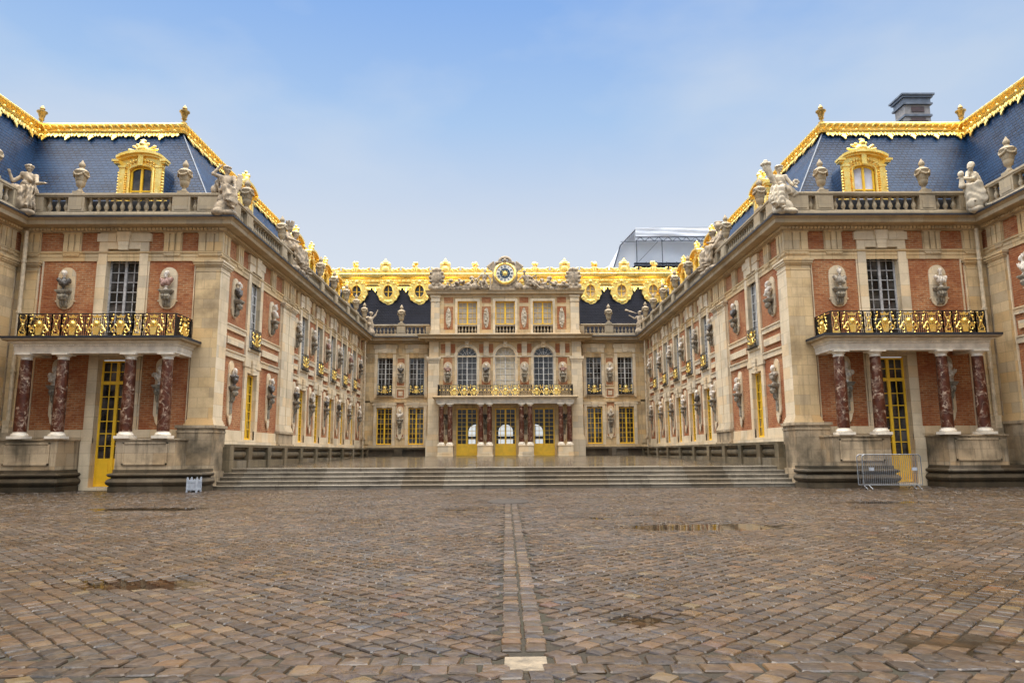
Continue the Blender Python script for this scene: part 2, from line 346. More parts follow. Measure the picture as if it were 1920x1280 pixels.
def tag(o, label, cat, group=None):
    o['label'] = label; o['category'] = cat
    if group: o['group'] = group
    return o
def root(name, loc, label, cat, group=None):
    o = bpy.data.objects.new(name, None); COL.objects.link(o); o.location = loc; o.empty_display_size = .2; return tag(o, label, cat, group)
def struct(o): o['kind'] = 'structure'; return o
def copy_thing(src, Mx, label, name=None):
    """a copy of a thing with its parts and sub-parts"""
    def rec(o, p):
        c = o.copy(); COL.objects.link(c)
        if p is not None: c.parent = p
        for ch in o.children: rec(ch, c)
        return c
    c = rec(src, None); c.matrix_basis = Mx; c['label'] = label; return c
SN = {-1: 'left', 1: 'right'}

# ------------------------------------------------------------------ implicit sculpture: smooth union of limbs, meshed as one surface
def field(prims, X, Y, Z, k):
    acc = None
    for p in prims:
        if p[0] == 'c':
            a, b, r0, r1 = np.array(p[1], float), np.array(p[2], float), p[3], p[4]
            d = b-a; L2 = max(d @ d, 1e-9); t = np.clip(((X-a[0])*d[0]+(Y-a[1])*d[1]+(Z-a[2])*d[2])/L2, 0, 1)
            D = np.sqrt((X-a[0]-t*d[0])**2+(Y-a[1]-t*d[1])**2+(Z-a[2]-t*d[2])**2)-(r0+(r1-r0)*t)
        else:
            c, r = p[1], p[2]; q = np.sqrt(((X-c[0])/r[0])**2+((Y-c[1])/r[1])**2+((Z-c[2])/r[2])**2); D = (q-1)*min(r)
        if acc is None: acc = D
        else:
            h = np.clip(.5+.5*(acc-D)/k, 0, 1); acc = acc*(1-h)+D*h-k*h*(1-h)
    return acc
def sculpt(mb, body, cloth=(), h=.035, k=.045, fold=.016, freq=38, seed=0, Mx=None):
    ext = []
    for p in list(body)+list(cloth):
        if p[0] == 'c':
            r = max(p[3], p[4])
            for q in (p[1], p[2]): ext += [np.array(q)-r, np.array(q)+r]
        else: ext += [np.array(p[1])-np.array(p[2]), np.array(p[1])+np.array(p[2])]
    lo, hi = np.min(ext, 0)-3*h, np.max(ext, 0)+3*h; n = np.ceil((hi-lo)/h).astype(int)+1
    X, Y, Z = np.meshgrid(*[lo[i]+h*np.arange(n[i]) for i in range(3)], indexing='ij')
    D = None
    if body: D = field(body, X, Y, Z, k)
    if cloth:
        C = field(cloth, X, Y, Z, k*1.4)
        ph = 3*np.sin(X*5+seed)+2.5*np.sin(Y*6+2*seed)+2*np.sin(Z*4.1)
        C = C-fold*(np.sin(freq*(.8*X+.55*Y+.25*Z)+ph)+.6*np.sin(freq*.6*(X-.5*Z)+2*ph))
        D = C if D is None else np.minimum(D, C)
    ins = D < 0; S = np.zeros(tuple(n-1)+(3,)); cnt = np.zeros(tuple(n-1))
    sl = lambda o: tuple(slice(o[i], o[i]+n[i]-1) for i in range(3))
    P = np.stack([X, Y, Z], -1); cs = [(i, j, l) for i in (0, 1) for j in (0, 1) for l in (0, 1)]
    for a in cs:
        for ax in range(3):
            if a[ax]: continue
            b = list(a); b[ax] = 1; da, db = D[sl(a)], D[sl(b)]; m = (da < 0) != (db < 0)
            t = np.where(m, da/np.where(m, da-db, 1), 0)[..., None]
            S += np.where(m[..., None], P[sl(a)]*(1-t)+P[sl(b)]*t, 0); cnt += m
    act = cnt > 0; idx = -np.ones(act.shape, int); idx[act] = np.arange(act.sum()); V = S[act]/cnt[act][:, None]; F = []
    for ax in range(3):
        u, v = [(1, 2), (2, 0), (0, 1)][ax]
        a = [slice(None)]*3; b = [slice(None)]*3; a[ax] = slice(0, n[ax]-1); b[ax] = slice(1, n[ax])
        ia, ib = ins[tuple(a)], ins[tuple(b)]; e = np.argwhere(ia != ib)
        e = e[(e[:, u] > 0) & (e[:, v] > 0) & (e[:, u] < n[u]-1) & (e[:, v] < n[v]-1)]
        if not len(e): continue
        fl = ia[tuple(e.T)]; q = []
        for du, dv in ((1, 1), (0, 1), (0, 0), (1, 0)):
            c = e.copy(); c[:, u] -= du; c[:, v] -= dv; q.append(idx[tuple(c.T)])
        q = np.stack(q, 1); q[~fl] = q[~fl][:, ::-1]; F += [tuple(int(i) for i in r) for r in q if min(r) >= 0]
    V = [tuple(Mx @ Vector(p)) for p in V] if Mx else V
    return mb.raw(V, F)
def A(*p): return np.array(p, float)
def figure(J, sc=1.0, hair='bun', beard=False, bare=True):
    """limbs of a continuous body from joint positions"""
    r = lambda v: v*sc; P = []
    pel, ch, hd = A(*J['pel']), A(*J['chest']), A(*J['head']); f = A(*J.get('face', (0, -1, 0))); f = f/np.linalg.norm(f)
    side = np.cross(f, A(0, 0, 1)); side = side/np.linalg.norm(side)
    P += [('e', pel, (r(.2), r(.17), r(.15))), ('c', pel, ch, r(.145), r(.17)), ('e', ch+A(0, 0, r(.04)), (r(.2), r(.15), r(.2)))]
    for s_ in ('l', 'r'): P.append(('c', ch+A(0, 0, r(.12)), A(*J['sh'+s_]), r(.09), r(.085)))
    P += [('c', ch+A(0, 0, r(.15)), hd-A(0, 0, r(.08)), r(.07), r(.06)), ('e', hd, (r(.1), r(.11), r(.135))), ('c', hd+f*r(.1)+A(0, 0, r(.02)), hd+f*r(.125)-A(0, 0, r(.03)), r(.018), r(.026)),
          ('c', hd+f*r(.06)-A(0, 0, r(.11)), hd+f*r(.08)-A(0, 0, r(.1)), r(.035), r(.035)), ('e', hd-f*r(.035)+A(0, 0, r(.05)), (r(.115), r(.12), r(.115)))]
    for sg in (-1, 1): P += [('c', hd+f*r(.085)+side*sg*r(.05)-A(0, 0, r(.02)), hd+f*r(.06)+side*sg*r(.07)-A(0, 0, r(.04)), r(.02), r(.02)), ('e', hd+side*sg*r(.105), (r(.02), r(.025), r(.03)))]
    if hair == 'bun': P.append(('e', hd-f*r(.13)+A(0, 0, r(.02)), (r(.065), r(.065), r(.06))))
    if hair == 'wreath':
        for i in range(10): t_ = i*math.pi/5; P.append(('e', hd+A(math.cos(t_)*r(.12), math.sin(t_)*r(.12), r(.07)), (r(.035),)*3))
    if hair == 'crown':
        for i in range(8): t_ = i*math.pi/4; P.append(('c', hd+A(math.cos(t_)*r(.1), math.sin(t_)*r(.1), r(.08)), hd+A(math.cos(t_)*r(.14), math.sin(t_)*r(.14), r(.27)), r(.045), r(.04)))
    if hair == 'helmet':
        P += [('e', hd+A(0, 0, r(.07)), (r(.14), r(.15), r(.13)))]+[('c', hd+A(0, y*sc, r(.2)), hd+A(0, (y+.06)*sc, r(.24-.9*y*y)), r(.035), r(.035)) for y in (-.12, -.05, .02, .1)]
    if beard: P += [('e', hd+f*r(.09)-A(0, 0, r(.14)), (r(.06), r(.05), r(.08)))]
    for s_ in ('l', 'r'):
        sh, el, ha = A(*J['sh'+s_]), A(*J['el'+s_]), A(*J['ha'+s_]); dv = (ha-el)/np.linalg.norm(ha-el)
        P += [('c', sh, el, r(.078), r(.058)), ('c', el, ha, r(.06), r(.038)), ('e', ha+dv*r(.05), (r(.045),)*3)]
        for q in (-.03, 0, .03): P.append(('c', ha+dv*r(.07)+A(q*sc, 0, 0), ha+dv*r(.15)+A(q*sc*1.3, 0, -.01), r(.016), r(.013)))
        hp, kn, an = pel+A((-1 if s_ == 'l' else 1)*r(.1), 0, -.02), A(*J['kn'+s_]), A(*J['an'+s_]); td = A(*J.get('toe', (0, -1, 0)))
        P += [('c', hp, kn, r(.125), r(.088)), ('c', kn, kn*.55+an*.45, r(.09), r(.082)), ('c', kn*.55+an*.45, an, r(.082), r(.048)), ('c', an-td*r(.03), an+td*r(.2)-A(0, 0, r(.04)), r(.055), r(.035))]
    return P
def lap(J, sc=1.0, hem=.12):
    """cloth over pelvis and legs down to a hem"""
    pel = A(*J['pel']); C = [('c', pel+A(0, 0, .05), pel, .2*sc, .22*sc)]
    for s_ in ('l', 'r'):
        kn, an = A(*J['kn'+s_]), A(*J['an'+s_]); C += [('c', pel+A((-.1 if s_ == 'l' else .1)*sc, 0, 0), kn, .17*sc, .12*sc), ('c', kn, an+(kn-an)*hem*2, .12*sc, .13*sc)]
    C.append(('c', (A(*J['knl'])+A(*J['knr']))/2, (A(*J['anl'])+A(*J['anr']))/2+A(0, .05, .1), .12*sc, .16*sc)); return C

# ------------------------------------------------------------------ the ground: one sheet, setts laid on it, rain water in the hollows
def dip(x, y):
    hollow = sum(1.5*d*np.exp(-((x-a)/w_)**2-((y-b)/h_)**2) for a, b, w_, h_, d in ((3.9, 14.5, 1.9, .8, .022), (2.1, 16.5, 1.0, .6, .018), (-4.2, 8.6, 1.1, .5, .020), (-9.5, 20, 2.2, .9, .02), (6.8, 8.4, 1.0, .45, .022), (11, 21, 2.4, .8, .02), (-1.3, 19.2, 1.2, .5, .016), (1.2, 6.6, .6, .3, .016), (3.4, 5.9, .7, .25, .016)))
    return -hollow+.45*(.012*np.sin(.55*x+.3*y+1)*np.sin(.41*y-.25*x+.6)+.010*np.sin(1.3*x-.5*y+2)*np.sin(.9*y+.7*x)+.006*np.sin(2.9*x+1.1*y)*np.sin(2.3*y-1.7*x+1))
def ground():
    xs = np.concatenate([[-3000, -600, -120], np.arange(-24, 24.01, .4), [120, 600, 3000]]); ys = np.concatenate([[-3000, -600, -60, -4], np.arange(-2, 31.01, .4), [60, 200, 600, 3000]])
    X, Y = np.meshgrid(xs, ys, indexing='ij'); Zg = np.where((np.abs(X) < 25) & (Y > -3) & (Y < 32), dip(X, Y), 0)-.013
    mb = MB(); ny = len(ys); vs = list(zip(X.ravel(), Y.ravel(), Zg.ravel()))
    mb.add(vs, [(i*ny+j, (i+1)*ny+j, (i+1)*ny+j+1, i*ny+j+1) for i in range(len(xs)-1) for j in range(ny-1)])
    struct(part('court_ground', mb, 'mortar'))
    far = MB()
    for x0, x1, y0, y1 in ((-400, -23.6, -60, 400), (23.6, 400, -60, 400), (-23.6, 23.6, -60, -1.7), (-23.6, 23.6, 82, 400)): far.quad((x0, y0, .0), (x1, y0, .0), (x1, y1, .0), (x0, y1, .0))
    struct(part('outer_paving', far, 'far_paving'))
    # setts: centre, half sizes, rotation
    L = []
    st = .17; c45 = math.sqrt(.5)
    for sgn in (-1, 1):                                # two fields of diagonal courses that mirror each other
        for i in range(-12, 234):
            ofs = (i % 2)*st*.5+random.uniform(-.2, .2)*st
            for j in range(-204, 210):
                u = i*st; v = j*(st*1.0)+ofs; x = (u-v)*c45; y = (u+v)*c45
                if sgn > 0: x = -x
                x += .18
                if y < -1 or y > 29.9 or abs(x) > 21.5 or abs(x) > .74*max(y, 0)+4.5: continue
                if (x-.18)*sgn < (.215 if y < 22 else .0): continue
                if 5.06 < y < 5.5: continue
                L.append((x, y, st*.482, st*.497, (rad(45) if sgn < 0 else rad(-45)), 0))
    for k in range(-70, 70):                           # the double row laid across the court
        for r_ in range(2):
            x = k*.215+.09*r_+random.uniform(-.015, .015)+.18
            if abs(x-.18) < .2: continue
            L.append((x, 5.18+r_*.2, .105, .098, 0, 0))
    y = 0.0                                            # the axis strip, with one big cream stone
    while y < 21.2:
        d = random.uniform(.15, .23)
        if not 5.02 < y < 5.52:
            for c in (-.092, .092): L.append((.18+c+random.uniform(-.006, .006), y+d/2, .083, d*.45, 0, 1))
        y += d
    A_ = np.array(L); n = len(A_); ring = 8
    ang = np.array([0, 1, 2, 3, 4, 5, 6, 7]); bx = np.array([1, .84, -.84, -1, -1, -.84, .84, 1.]); by = np.array([.84, 1, 1, .84, -.84, -1, -1, -.84])
    jit = RNG.normal(0, .042, (n, ring, 2)); ox = bx[None]*(.96+jit[..., 0]); oy = by[None]*(.96+jit[..., 1])
    ox *= A_[:, 2:3]; oy *= A_[:, 3:4]; rot = A_[:, 4]+RNG.normal(0, .018, n); co, si = np.cos(rot)[:, None], np.sin(rot)[:, None]
    px, py = ox*co-oy*si, ox*si+oy*co
    base = dip(A_[:, 0], A_[:, 1])+RNG.normal(0, .0022, n); tx, ty = RNG.normal(0, .022, (2, n, 1))
    V = np.zeros((n, 25, 3))
    for q, (sc_, z) in enumerate(((1.0, -.05), (1.0, -.010), (.92, .0010))):
        V[:, q*8:q*8+8, 0] = A_[:, 0:1]+px*sc_; V[:, q*8:q*8+8, 1] = A_[:, 1:2]+py*sc_; V[:, q*8:q*8+8, 2] = base[:, None]+z+(tx*px+ty*py)*(q > 0)
    V[:, 24, 0], V[:, 24, 1], V[:, 24, 2] = A_[:, 0], A_[:, 1], base+.0065
    F4 = np.array([(q*8+k, q*8+(k+1) % 8, (q+1)*8+(k+1) % 8, (q+1)*8+k) for q in range(2) for k in range(8)])[:, ::-1]; F3 = np.array([(16+k, 16+(k+1) % 8, 24) for k in range(8)])[:, ::-1]
    # outline above runs clockwise or not depending on order: fix by area sign
    o = (np.arange(n)*25)[:, None, None]; f4 = (F4[None]+o).reshape(-1, 4)[:, ::-1]; f3 = (F3[None]+o).reshape(-1, 3)[:, ::-1]
    me = bpy.data.meshes.new('cobblestones'); me.vertices.add(n*25); me.vertices.foreach_set('co', V.reshape(-1))
    nl = f4.size+f3.size; me.loops.add(nl); me.loops.foreach_set('vertex_index', np.concatenate([f4.ravel(), f3.ravel()]))
    me.polygons.add(len(f4)+len(f3)); me.polygons.foreach_set('loop_start', np.concatenate([np.arange(len(f4))*4, f4.size+np.arange(len(f3))*3])); me.polygons.foreach_set('loop_total', np.concatenate([np.full(len(f4), 4), np.full(len(f3), 3)]))
    me.polygons.foreach_set('use_smooth', np.zeros(len(f4)+len(f3), bool)); me.update(calc_edges=True)
    pal = np.array([(.20, .135, .075), (.155, .105, .06), (.26, .18, .105), (.11, .075, .045), (.17, .13, .09), (.085, .075, .065), (.30, .215, .13), (.13, .085, .042), (.34, .25, .165), (.30, .135, .045), (.10, .095, .10)])
    pr = np.array([.19, .17, .14, .14, .12, .07, .07, .05, .022, .006, .022]); pr /= pr.sum()
    cols = pal[RNG.choice(len(pal), n, p=pr)]*np.exp(RNG.normal(0, .55, (n, 1))); cols = np.minimum(cols, .5+.2*(cols-.5)); cols = np.minimum(cols, (.62, .50, .36)); cols *= (.158, .116, .066); cols[A_[:, 5] == 1] *= 1.25
    at = me.color_attributes.new('tint', 'FLOAT_COLOR', 'POINT'); at.data.foreach_set('color', np.repeat(np.concatenate([cols, RNG.random((n, 1))], 1), 25, 0).astype(np.float32).ravel())
    me.materials.append(M['sett']); ob = bpy.data.objects.new('cobblestones', me); COL.objects.link(ob); struct(ob)
    # make sure faces point up
    if me.polygons[len(f4)].normal.z < 0: me.flip_normals()
    mb = MB(); mb.quad((-22, -1.5, -.0190), (22, -1.5, -.0190), (22, 29.9, -.0190), (-22, 29.9, -.0190)); struct(part('rain_water', mb, 'water'))
    mb = MB(); mb.add([(.02, 5.1, -.05), (.34, 5.1, -.05), (.34, 5.46, -.05), (.02, 5.46, -.05), (.03, 5.11, .004), (.33, 5.115, .004), (.33, 5.45, .004), (.035, 5.445, .004)], [(4, 5, 6, 7), (0, 1, 5, 4), (1, 2, 6, 5), (2, 3, 7, 6), (3, 0, 4, 7)])
    tag(part('paving_stone', mb, 'slab'), 'pale cream square slab set in the paving strip near the camera', 'paving stone')
    mb = MB(); mb.lathe([(.62, -.03), (.62, .012), (.58, .03), (.3, .04), (.02, .042)], 28, (.1, 21.9, 0), 1, 1.5)
    tag(part('ground_plate', mb, 'disc_stone'), 'dark round stone plate where the paving strip ends before the steps', 'plate')
ground()

# ------------------------------------------------------------------ steps and the raised marble court
Y0, RISE, TREAD, NST = 29.95, .165, .35, 5
def steps():
    r = root('stone_steps', (0, Y0, 0), 'wide flight of five wet grey stone steps up to the marble court', 'steps')
    for k in range(NST):
        mb = MB(); a = 12.85-.28*k; x = -a
        yb = Y0+TREAD*(k+1)+(.02 if k < 4 else .25)
        while x < a-.3:                                # long slabs with thin joints and a worn nosing
            x1 = min(a, x+random.uniform(1.6, 2.7))
            if a-x1 < .8: x1 = a
            z0, z1, y0 = RISE*k-.02, RISE*(k+1)+random.uniform(-.004, .004), Y0+TREAD*k+random.uniform(-.006, .006)
            xa, xb = x+.005, x1-.005
            mb.add([(xa, y0+.03, z0), (xb, y0+.03, z0), (xb, y0+.03, z1-.055), (xa, y0+.03, z1-.055), (xa, y0, z1-.045), (xb, y0, z1-.045), (xb, y0, z1-.01), (xa, y0, z1-.01), (xa, y0+.012, z1), (xb, y0+.012, z1), (xb, yb, z1), (xa, yb, z1)],
                   [(0, 1, 2, 3), (3, 2, 5, 4), (4, 5, 6, 7), (7, 6, 9, 8), (8, 9, 10, 11), (0, 3, 4, 7, 8, 11), (1, 10, 9, 6, 5, 2)])
            x = x1
        part('step', mb, 'step_stone', r)
    mb = MB(); yt = Y0+TREAD*5
    mb.quad((-12.4, yt-.1, RISE*5-.004), (12.4, yt-.1, RISE*5-.004), (12.4, 62.8, 1.19), (-12.4, 62.8, 1.19))
    struct(part('marble_court_floor', mb, 'court_marble'))
steps()

# ------------------------------------------------------------------ shared architectural pieces
XW, YW, XO, YE = 12.3, 30.3, 20.95, 62.7           # wing wall, tower front wall, outer wing wall, end wall
YP = 61.7                                          # front wall of the central pavilion
class Face:
    """a wall plane: boxes given by position along it, height, and how far they stand proud"""
    def __init__(s, kind, pl): s.k, s.pl = kind, pl
    def box(s, mb, u0, u1, z0, z1, w1, w0=0.0):
        if s.k == 'f': mb.box(u0, u1, s.pl-w1, s.pl-w0, z0, z1)
        else: mb.box(s.pl-w1, s.pl-w0, u0, u1, z0, z1)
    def pt(s, u, w_, z): return (u, s.pl-w_, z) if s.k == 'f' else (s.pl-w_, u, z)
    def mat(s, u, w_, z, sd):
        x, y, z = s.pt(u, w_, z); return Matrix.Translation((sd*x, y, z)) @ Matrix.Rotation(0 if s.k == 'f' else -sd*math.pi/2, 4, 'Z')
    def wall(s, mb, u0, u1, z0, z1, ops, depth=.34):
        us = sorted({u0, u1, *[o[0] for o in ops], *[o[1] for o in ops]}); zs = sorted({z0, z1, *[o[2] for o in ops], *[o[3] for o in ops]})
        for a, b in zip(us, us[1:]):
            for c, d in zip(zs, zs[1:]):
                m, q = (a+b)/2, (c+d)/2
                if any(o[0] < m < o[1] and o[2] < q < o[3] for o in ops): continue
                mb.quad(s.pt(a, 0, c), s.pt(b, 0, c), s.pt(b, 0, d), s.pt(a, 0, d))
    def reveal(s, mb, o, depth=.36):
        a, b, c, d = o
        for p, q in (((a, c), (a, d)), ((a, d), (b, d)), ((b, d), (b, c)), ((b, c), (a, c))):
            mb.quad(s.pt(p[0], .01, p[1]), s.pt(q[0], .01, q[1]), s.pt(q[0], -depth, q[1]), s.pt(p[0], -depth, p[1]))
FT, FW, FO = Face('f', YW), Face('s', XW), Face('s', XO)
FE, FP = Face('f', YE), Face('f', YP)
def rect_window(w_, h, ncol, nrow, fr=.06, bar=.028, panel=0.0, transom=0.0, arch=False):
    """two casement leaves (frame, bars) and their panes, sill at the origin, facing -Y"""
    f, g = MB(), MB(); hw = w_/2; top = h-hw if arch else h
    def bx(x0, x1, z0, z1, d=.05): f.box(x0, x1, -d, .03, z0, z1)
    bx(-hw, -hw+fr, 0, top); bx(hw-fr, hw, 0, top); bx(-hw+fr, hw-fr, 0, fr+.02, .06)
    if not arch: bx(-hw+fr, hw-fr, top-fr, top)
    bx(-fr*.75, fr*.75, fr, top-(0 if arch else fr), .075)
    if panel: bx(-hw+fr, hw-fr, fr, panel, .035); [f.box(x0, x1, -.05, -.03, .2, panel-.12) for x0, x1 in ((-hw+fr+.12, -.14), (.14, hw-fr-.12))]
    zt = top-transom if transom else top
    if transom: bx(-hw+fr, hw-fr, zt-.07, zt+.07, .09)
    for sg in (-1, 1):
        x0, x1 = sg*fr*.75, sg*(hw-fr); x0, x1 = min(x0, x1), max(x0, x1)
        b0, b1 = max(panel, fr+.02), zt-(.07 if transom else (0 if arch else fr))
        for i in range(1, ncol): xm = x0+(x1-x0)*i/ncol; bx(xm-bar/2, xm+bar/2, b0, top-(0 if arch else fr), .03)
        for j in range(1, nrow+(1 if arch else 0)): zm = b0+(b1-b0)*j/nrow; bx(x0, x1, zm-bar/2, zm+bar/2, .036)
        if transom: zm = (zt+.07+top-fr)/2; bx(x0, x1, zm-bar/2, zm+bar/2, .036)
        for i in range(ncol):                           # every pane sits slightly differently in its bars
            for j in range(nrow+(2 if transom else 0)):
                if j < nrow: q0, q1 = b0+(b1-b0)*j/nrow, b0+(b1-b0)*(j+1)/nrow
                else: q0 = zt+.07+(top-fr-zt-.07)*(j-nrow)/2; q1 = q0+(top-fr-zt-.07)/2
                a, b = x0+(x1-x0)*i/ncol, x0+(x1-x0)*(i+1)/ncol; e = [random.uniform(-.005, .005) for _ in range(3)]
                g.quad((a, e[0], q0), (b, e[1], q0), (b, e[2]+e[1]-e[0]+0*e[2], q1), (a, e[2], q1))
    if arch:
        n = 14; pts = [(hw*math.cos(math.pi*i/n), top+hw*math.sin(math.pi*i/n)) for i in range(n+1)]; inn = [((hw-fr)*math.cos(math.pi*i/n), top+(hw-fr)*math.sin(math.pi*i/n)) for i in range(n+1)]
        for i in range(n): f.plate([pts[i], pts[i+1], inn[i+1], inn[i]], (0, .03, 0), (1, 0, 0), (0, 0, 1), (0, -1, 0), .08)
        for i in range(1, 6):
            t = math.pi*i/6; f.tube([(.25*hw*math.cos(t), -.005, top+.25*hw*math.sin(t)), ((hw-fr)*math.cos(t), -.005, top+(hw-fr)*math.sin(t))], .022 if i != 3 else .045, 4)
        q = [(.5*hw*math.cos(math.pi*i/n), -.005, top+.5*hw*math.sin(math.pi*i/n)) for i in range(n+1)]; f.tube(q, .02, 4)
        g.add([(x, 0, z) for x, z in inn], [tuple(range(n+1))])
    return f, g
def meshes(pair, fm, gm, nm): return pair[0].mesh(nm, fm), pair[1].mesh('pane', gm)
WIN = {'upper': meshes(rect_window(1.34, 3.72, 2, 8, .065), 'white_paint', 'glass', 'window'),
       'tower': meshes(rect_window(1.40, 4.05, 2, 9, .07, .035), 'grey_paint', 'glass', 'window'),
       'lower': meshes(rect_window(1.34, 3.12, 2, 7, .075, .03), 'yellow', 'glass', 'window'),
       'door': meshes(rect_window(1.40, 5.25, 2, 6, .085, .035, 1.15, .95), 'yellow', 'glass', 'door'),
       'cdoor': meshes(rect_window(1.78, 4.0, 2, 8, .10, .035, 1.0), 'yellow', 'clear_glass', 'door'),
       'arch': meshes(rect_window(1.72, 4.44, 2, 7, .06, .032, 0, 0, True), 'white_paint', 'glass', 'window'),
       'archb': meshes(rect_window(1.72, 4.44, 2, 7, .06, .032, 0, 0, True), 'white_paint', 'blind', 'window'),
       'attic': meshes(rect_window(1.72, 2.06, 2, 4, .09, .022), 'yellow', 'grey_blind', 'window')}
def put_window(kind, fc, u, z, sd, parent, nm, dep=.17):
    f, g = WIN[kind]; o = inst(nm, f, parent, fc.mat(u, -dep, z, sd)); sub('pane', g, o); return o
def surround(fc, mb, u, hw, z0, z1, ztop, sw=.34, key=True):
    """stone jambs, eared lintel and keystone round an opening"""
    a = hw+sw
    fc.box(mb, u-a, u-hw, z0, z1, .09); fc.box(mb, u+hw, u+a, z0, z1, .09)
    fc.box(mb, u-a, u+a, z1, ztop, .09)
    if key:
        h = ztop-z1; fc.box(mb, u-a-.1, u-.34, z1+h*.45, ztop-.06, .125); fc.box(mb, u+.34, u+a+.1, z1+h*.45, ztop-.06, .125)
        for i in range(4):
            q0, q1 = z1-.06+(h+.06)*i/4, z1-.06+(h+.06)*(i+1)/4; ww = .2+.028*i; fc.box(mb, u-ww, u+ww, q0, q1, .17+.012*i)
    else: fc.box(mb, u-a-.05, u+a+.05, ztop-.1, ztop, .15)
def triglyph(fc, mb, u, w_, z0, z1):
    n = 3; p = w_/n
    fc.box(mb, u-w_/2, u+w_/2, z0, z1, .06)
    for i in range(n): fc.box(mb, u-w_/2+p*i+.035, u-w_/2+p*(i+1)-.035, z0+.0, z1-.06, .115)
    fc.box(mb, u-w_/2-.02, u+w_/2+.02, z1-.06, z1, .13)
    fc.box(mb, u-w_/2+.02, u+w_/2-.02, z0-.16, z0-.10, .115)
    for i in range(6): fc.box(mb, u-w_/2+.05+(w_-.1)*i/6+.01, u-w_/2+.05+(w_-.1)*(i+1)/6-.01, z0-.21, z0-.16, .11)
def pilaster(fc, mb, u0, u1, zb=2.87, w_=.15, zt=9.65, low=2.6):
    fc.box(mb, u0, u1, zb, zt-.47, w_)
    for d, a, b in ((.02, zt-.47, zt-.40), (.0, zt-.40, zt-.25), (.05, zt-.25, zt-.18), (.10, zt-.18, zt-.08), (.14, zt-.08, zt)): fc.box(mb, u0-d, u1+d, a, b, w_+d)
    for d, a, b in ((.10, low, low+.09), (.06, low+.09, low+.19), (.03, low+.19, zb)): fc.box(mb, u0-d, u1+d, a, b, w_+d)
CORN = [(0, 10.93), (.16, 10.93), (.2, 11.0), (.2, 11.08), (.34, 11.11), (.66, 11.12), (.68, 11.14), (.68, 11.30), (.74, 11.33), (.80, 11.41), (.82, 11.45), (-.5, 11.46)]
FLASH = [(.50, 11.4635), (.835, 11.4535), (.835, 11.385), (.85, 11.385), (.85, 11.468), (.50, 11.478)]
FRZ = [(0, 9.67), (.05, 9.67), (.05, 9.85), (.07, 9.85), (.07, 10.0), (.12, 10.02), (.13, 10.09), (0, 10.1)]
BPL = [(-.02, 11.455), (.5, 11.455), (.5, 11.66), (.46, 11.70), (.46, 11.76), (.06, 11.76), (.06, 11.70), (-.02, 11.66)]
BRL = [(.06, 12.40), (.46, 12.40), (.46, 12.44), (.5, 12.47), (.5, 12.55), (.46, 12.575), (.06, 12.575), (.02, 12.55), (.02, 12.47), (.06, 12.44)]
PATH = [(XO, 8), (XO, YW), (XW, YW), (XW, YE), (6.64, YE)]
bal = MB(); bal.lathe([(.085, 0), (.085, .05), (.05, .07), (.06, .11), (.105, .2), (.10, .27), (.06, .38), (.045, .47), (.07, .50), (.045, .53), (.06, .57), (.085, .59), (.085, .64)], 10)
BAL = bal.mesh('baluster', 'rail_stone', smooth=60)
def balustrade(fc, sd, u0, u1, peds, parent, sp=.34):
    """balusters between pedestals; peds = [(from, to)]"""
    mb = MB(); ed = sorted(peds)
    for a, b in ed: fc.box(mb, a, b, 11.757, 12.405, .47, .05); fc.box(mb, a+.1, b-.1, 11.84, 12.33, .49, .4)
    cuts = [u0]+[q for p in ed for q in p]+[u1]
    for a, b in zip(cuts[0::2], cuts[1::2]):
        if b-a < .25: continue
        n = max(1, round((b-a)/sp))
        for i in range(n): inst('baluster', BAL, parent, fc.mat(a+(b-a)*(i+.5)/n, .26, 11.76, sd))
    return mb
def console_meshes(low):
    p, c = MB(), MB()          # plaque and scroll bracket; origin on the wall where the bust stands
    n = 16
    def pill(hw, za, zb): return [(hw*math.cos(math.pi*i/n), zb-hw+hw*math.sin(math.pi*i/n)) for i in range(n+1)]+[(hw*math.cos(math.pi*i/n), za+hw+hw*math.sin(math.pi*i/n)) for i in range(n, 2*n+1)]
    if low:
        p.plate(pill(.30, -1.45, 1.15), (0, -.002, 0), (1, 0, 0), (0, 0, 1), (0, -1, 0), .07); p.plate(pill(.22, -1.35, 1.05), (0, -.07, 0), (1, 0, 0), (0, 0, 1), (0, -1, 0), .02)
        p.plate([(-.16, -1.55), (0, -1.75), (.16, -1.55), (.22, -1.3), (-.22, -1.3)], (0, -.06, 0), (1, 0, 0), (0, 0, 1), (0, -1, 0), .06)
    else:
        p.plate(pill(.40, -.80, 1.03), (0, -.002, 0), (1, 0, 0), (0, 0, 1), (0, -1, 0), .07); p.plate(pill(.31, -.70, .93), (0, -.07, 0), (1, 0, 0), (0, 0, 1), (0, -1, 0), .02)
        for sg in (-1, 1): p.box(sg*.40-.05, sg*.40+.05, -.09, 0, -.47, -.41)
    c.box(-.30, .30, -.46, -.08, -.07, 0); c.box(-.26, .26, -.42, -.08, -.13, -.07); c.box(-.22, .22, -.37, -.08, -.17, -.13)
    sp_ = [(-.33, -.20), (-.38, -.28), (-.34, -.37), (-.25, -.38), (-.22, -.46), (-.22, -.58), (-.15, -.68), (-.10, -.70)]
    for sg in (-1, 0, 1): c.tube([(sg*.12, y, z) for y, z in sp_], .075, 8, .045)
    for sg in (-1, 1): c.ball((sg*.15, -.30, -.27), .095, 8); c.ball((sg*.06, -.14, -.66), .06, 6)
    if not low: c.box(-.17, .17, -.17, -.08, -.50, -.465); c.lathe([(.10, -.53), (.12, -.57), (.05, -.66), (.03, -.72)], 8, (0, -.1, 0))
    else: c.box(-.12, .12, -.16, -.08, -1.2, -.72)
    return c.mesh('wall_console', 'console'), p.mesh('plaque', 'frame_stone')
CON = {k: console_meshes(k) for k in (False, True)}
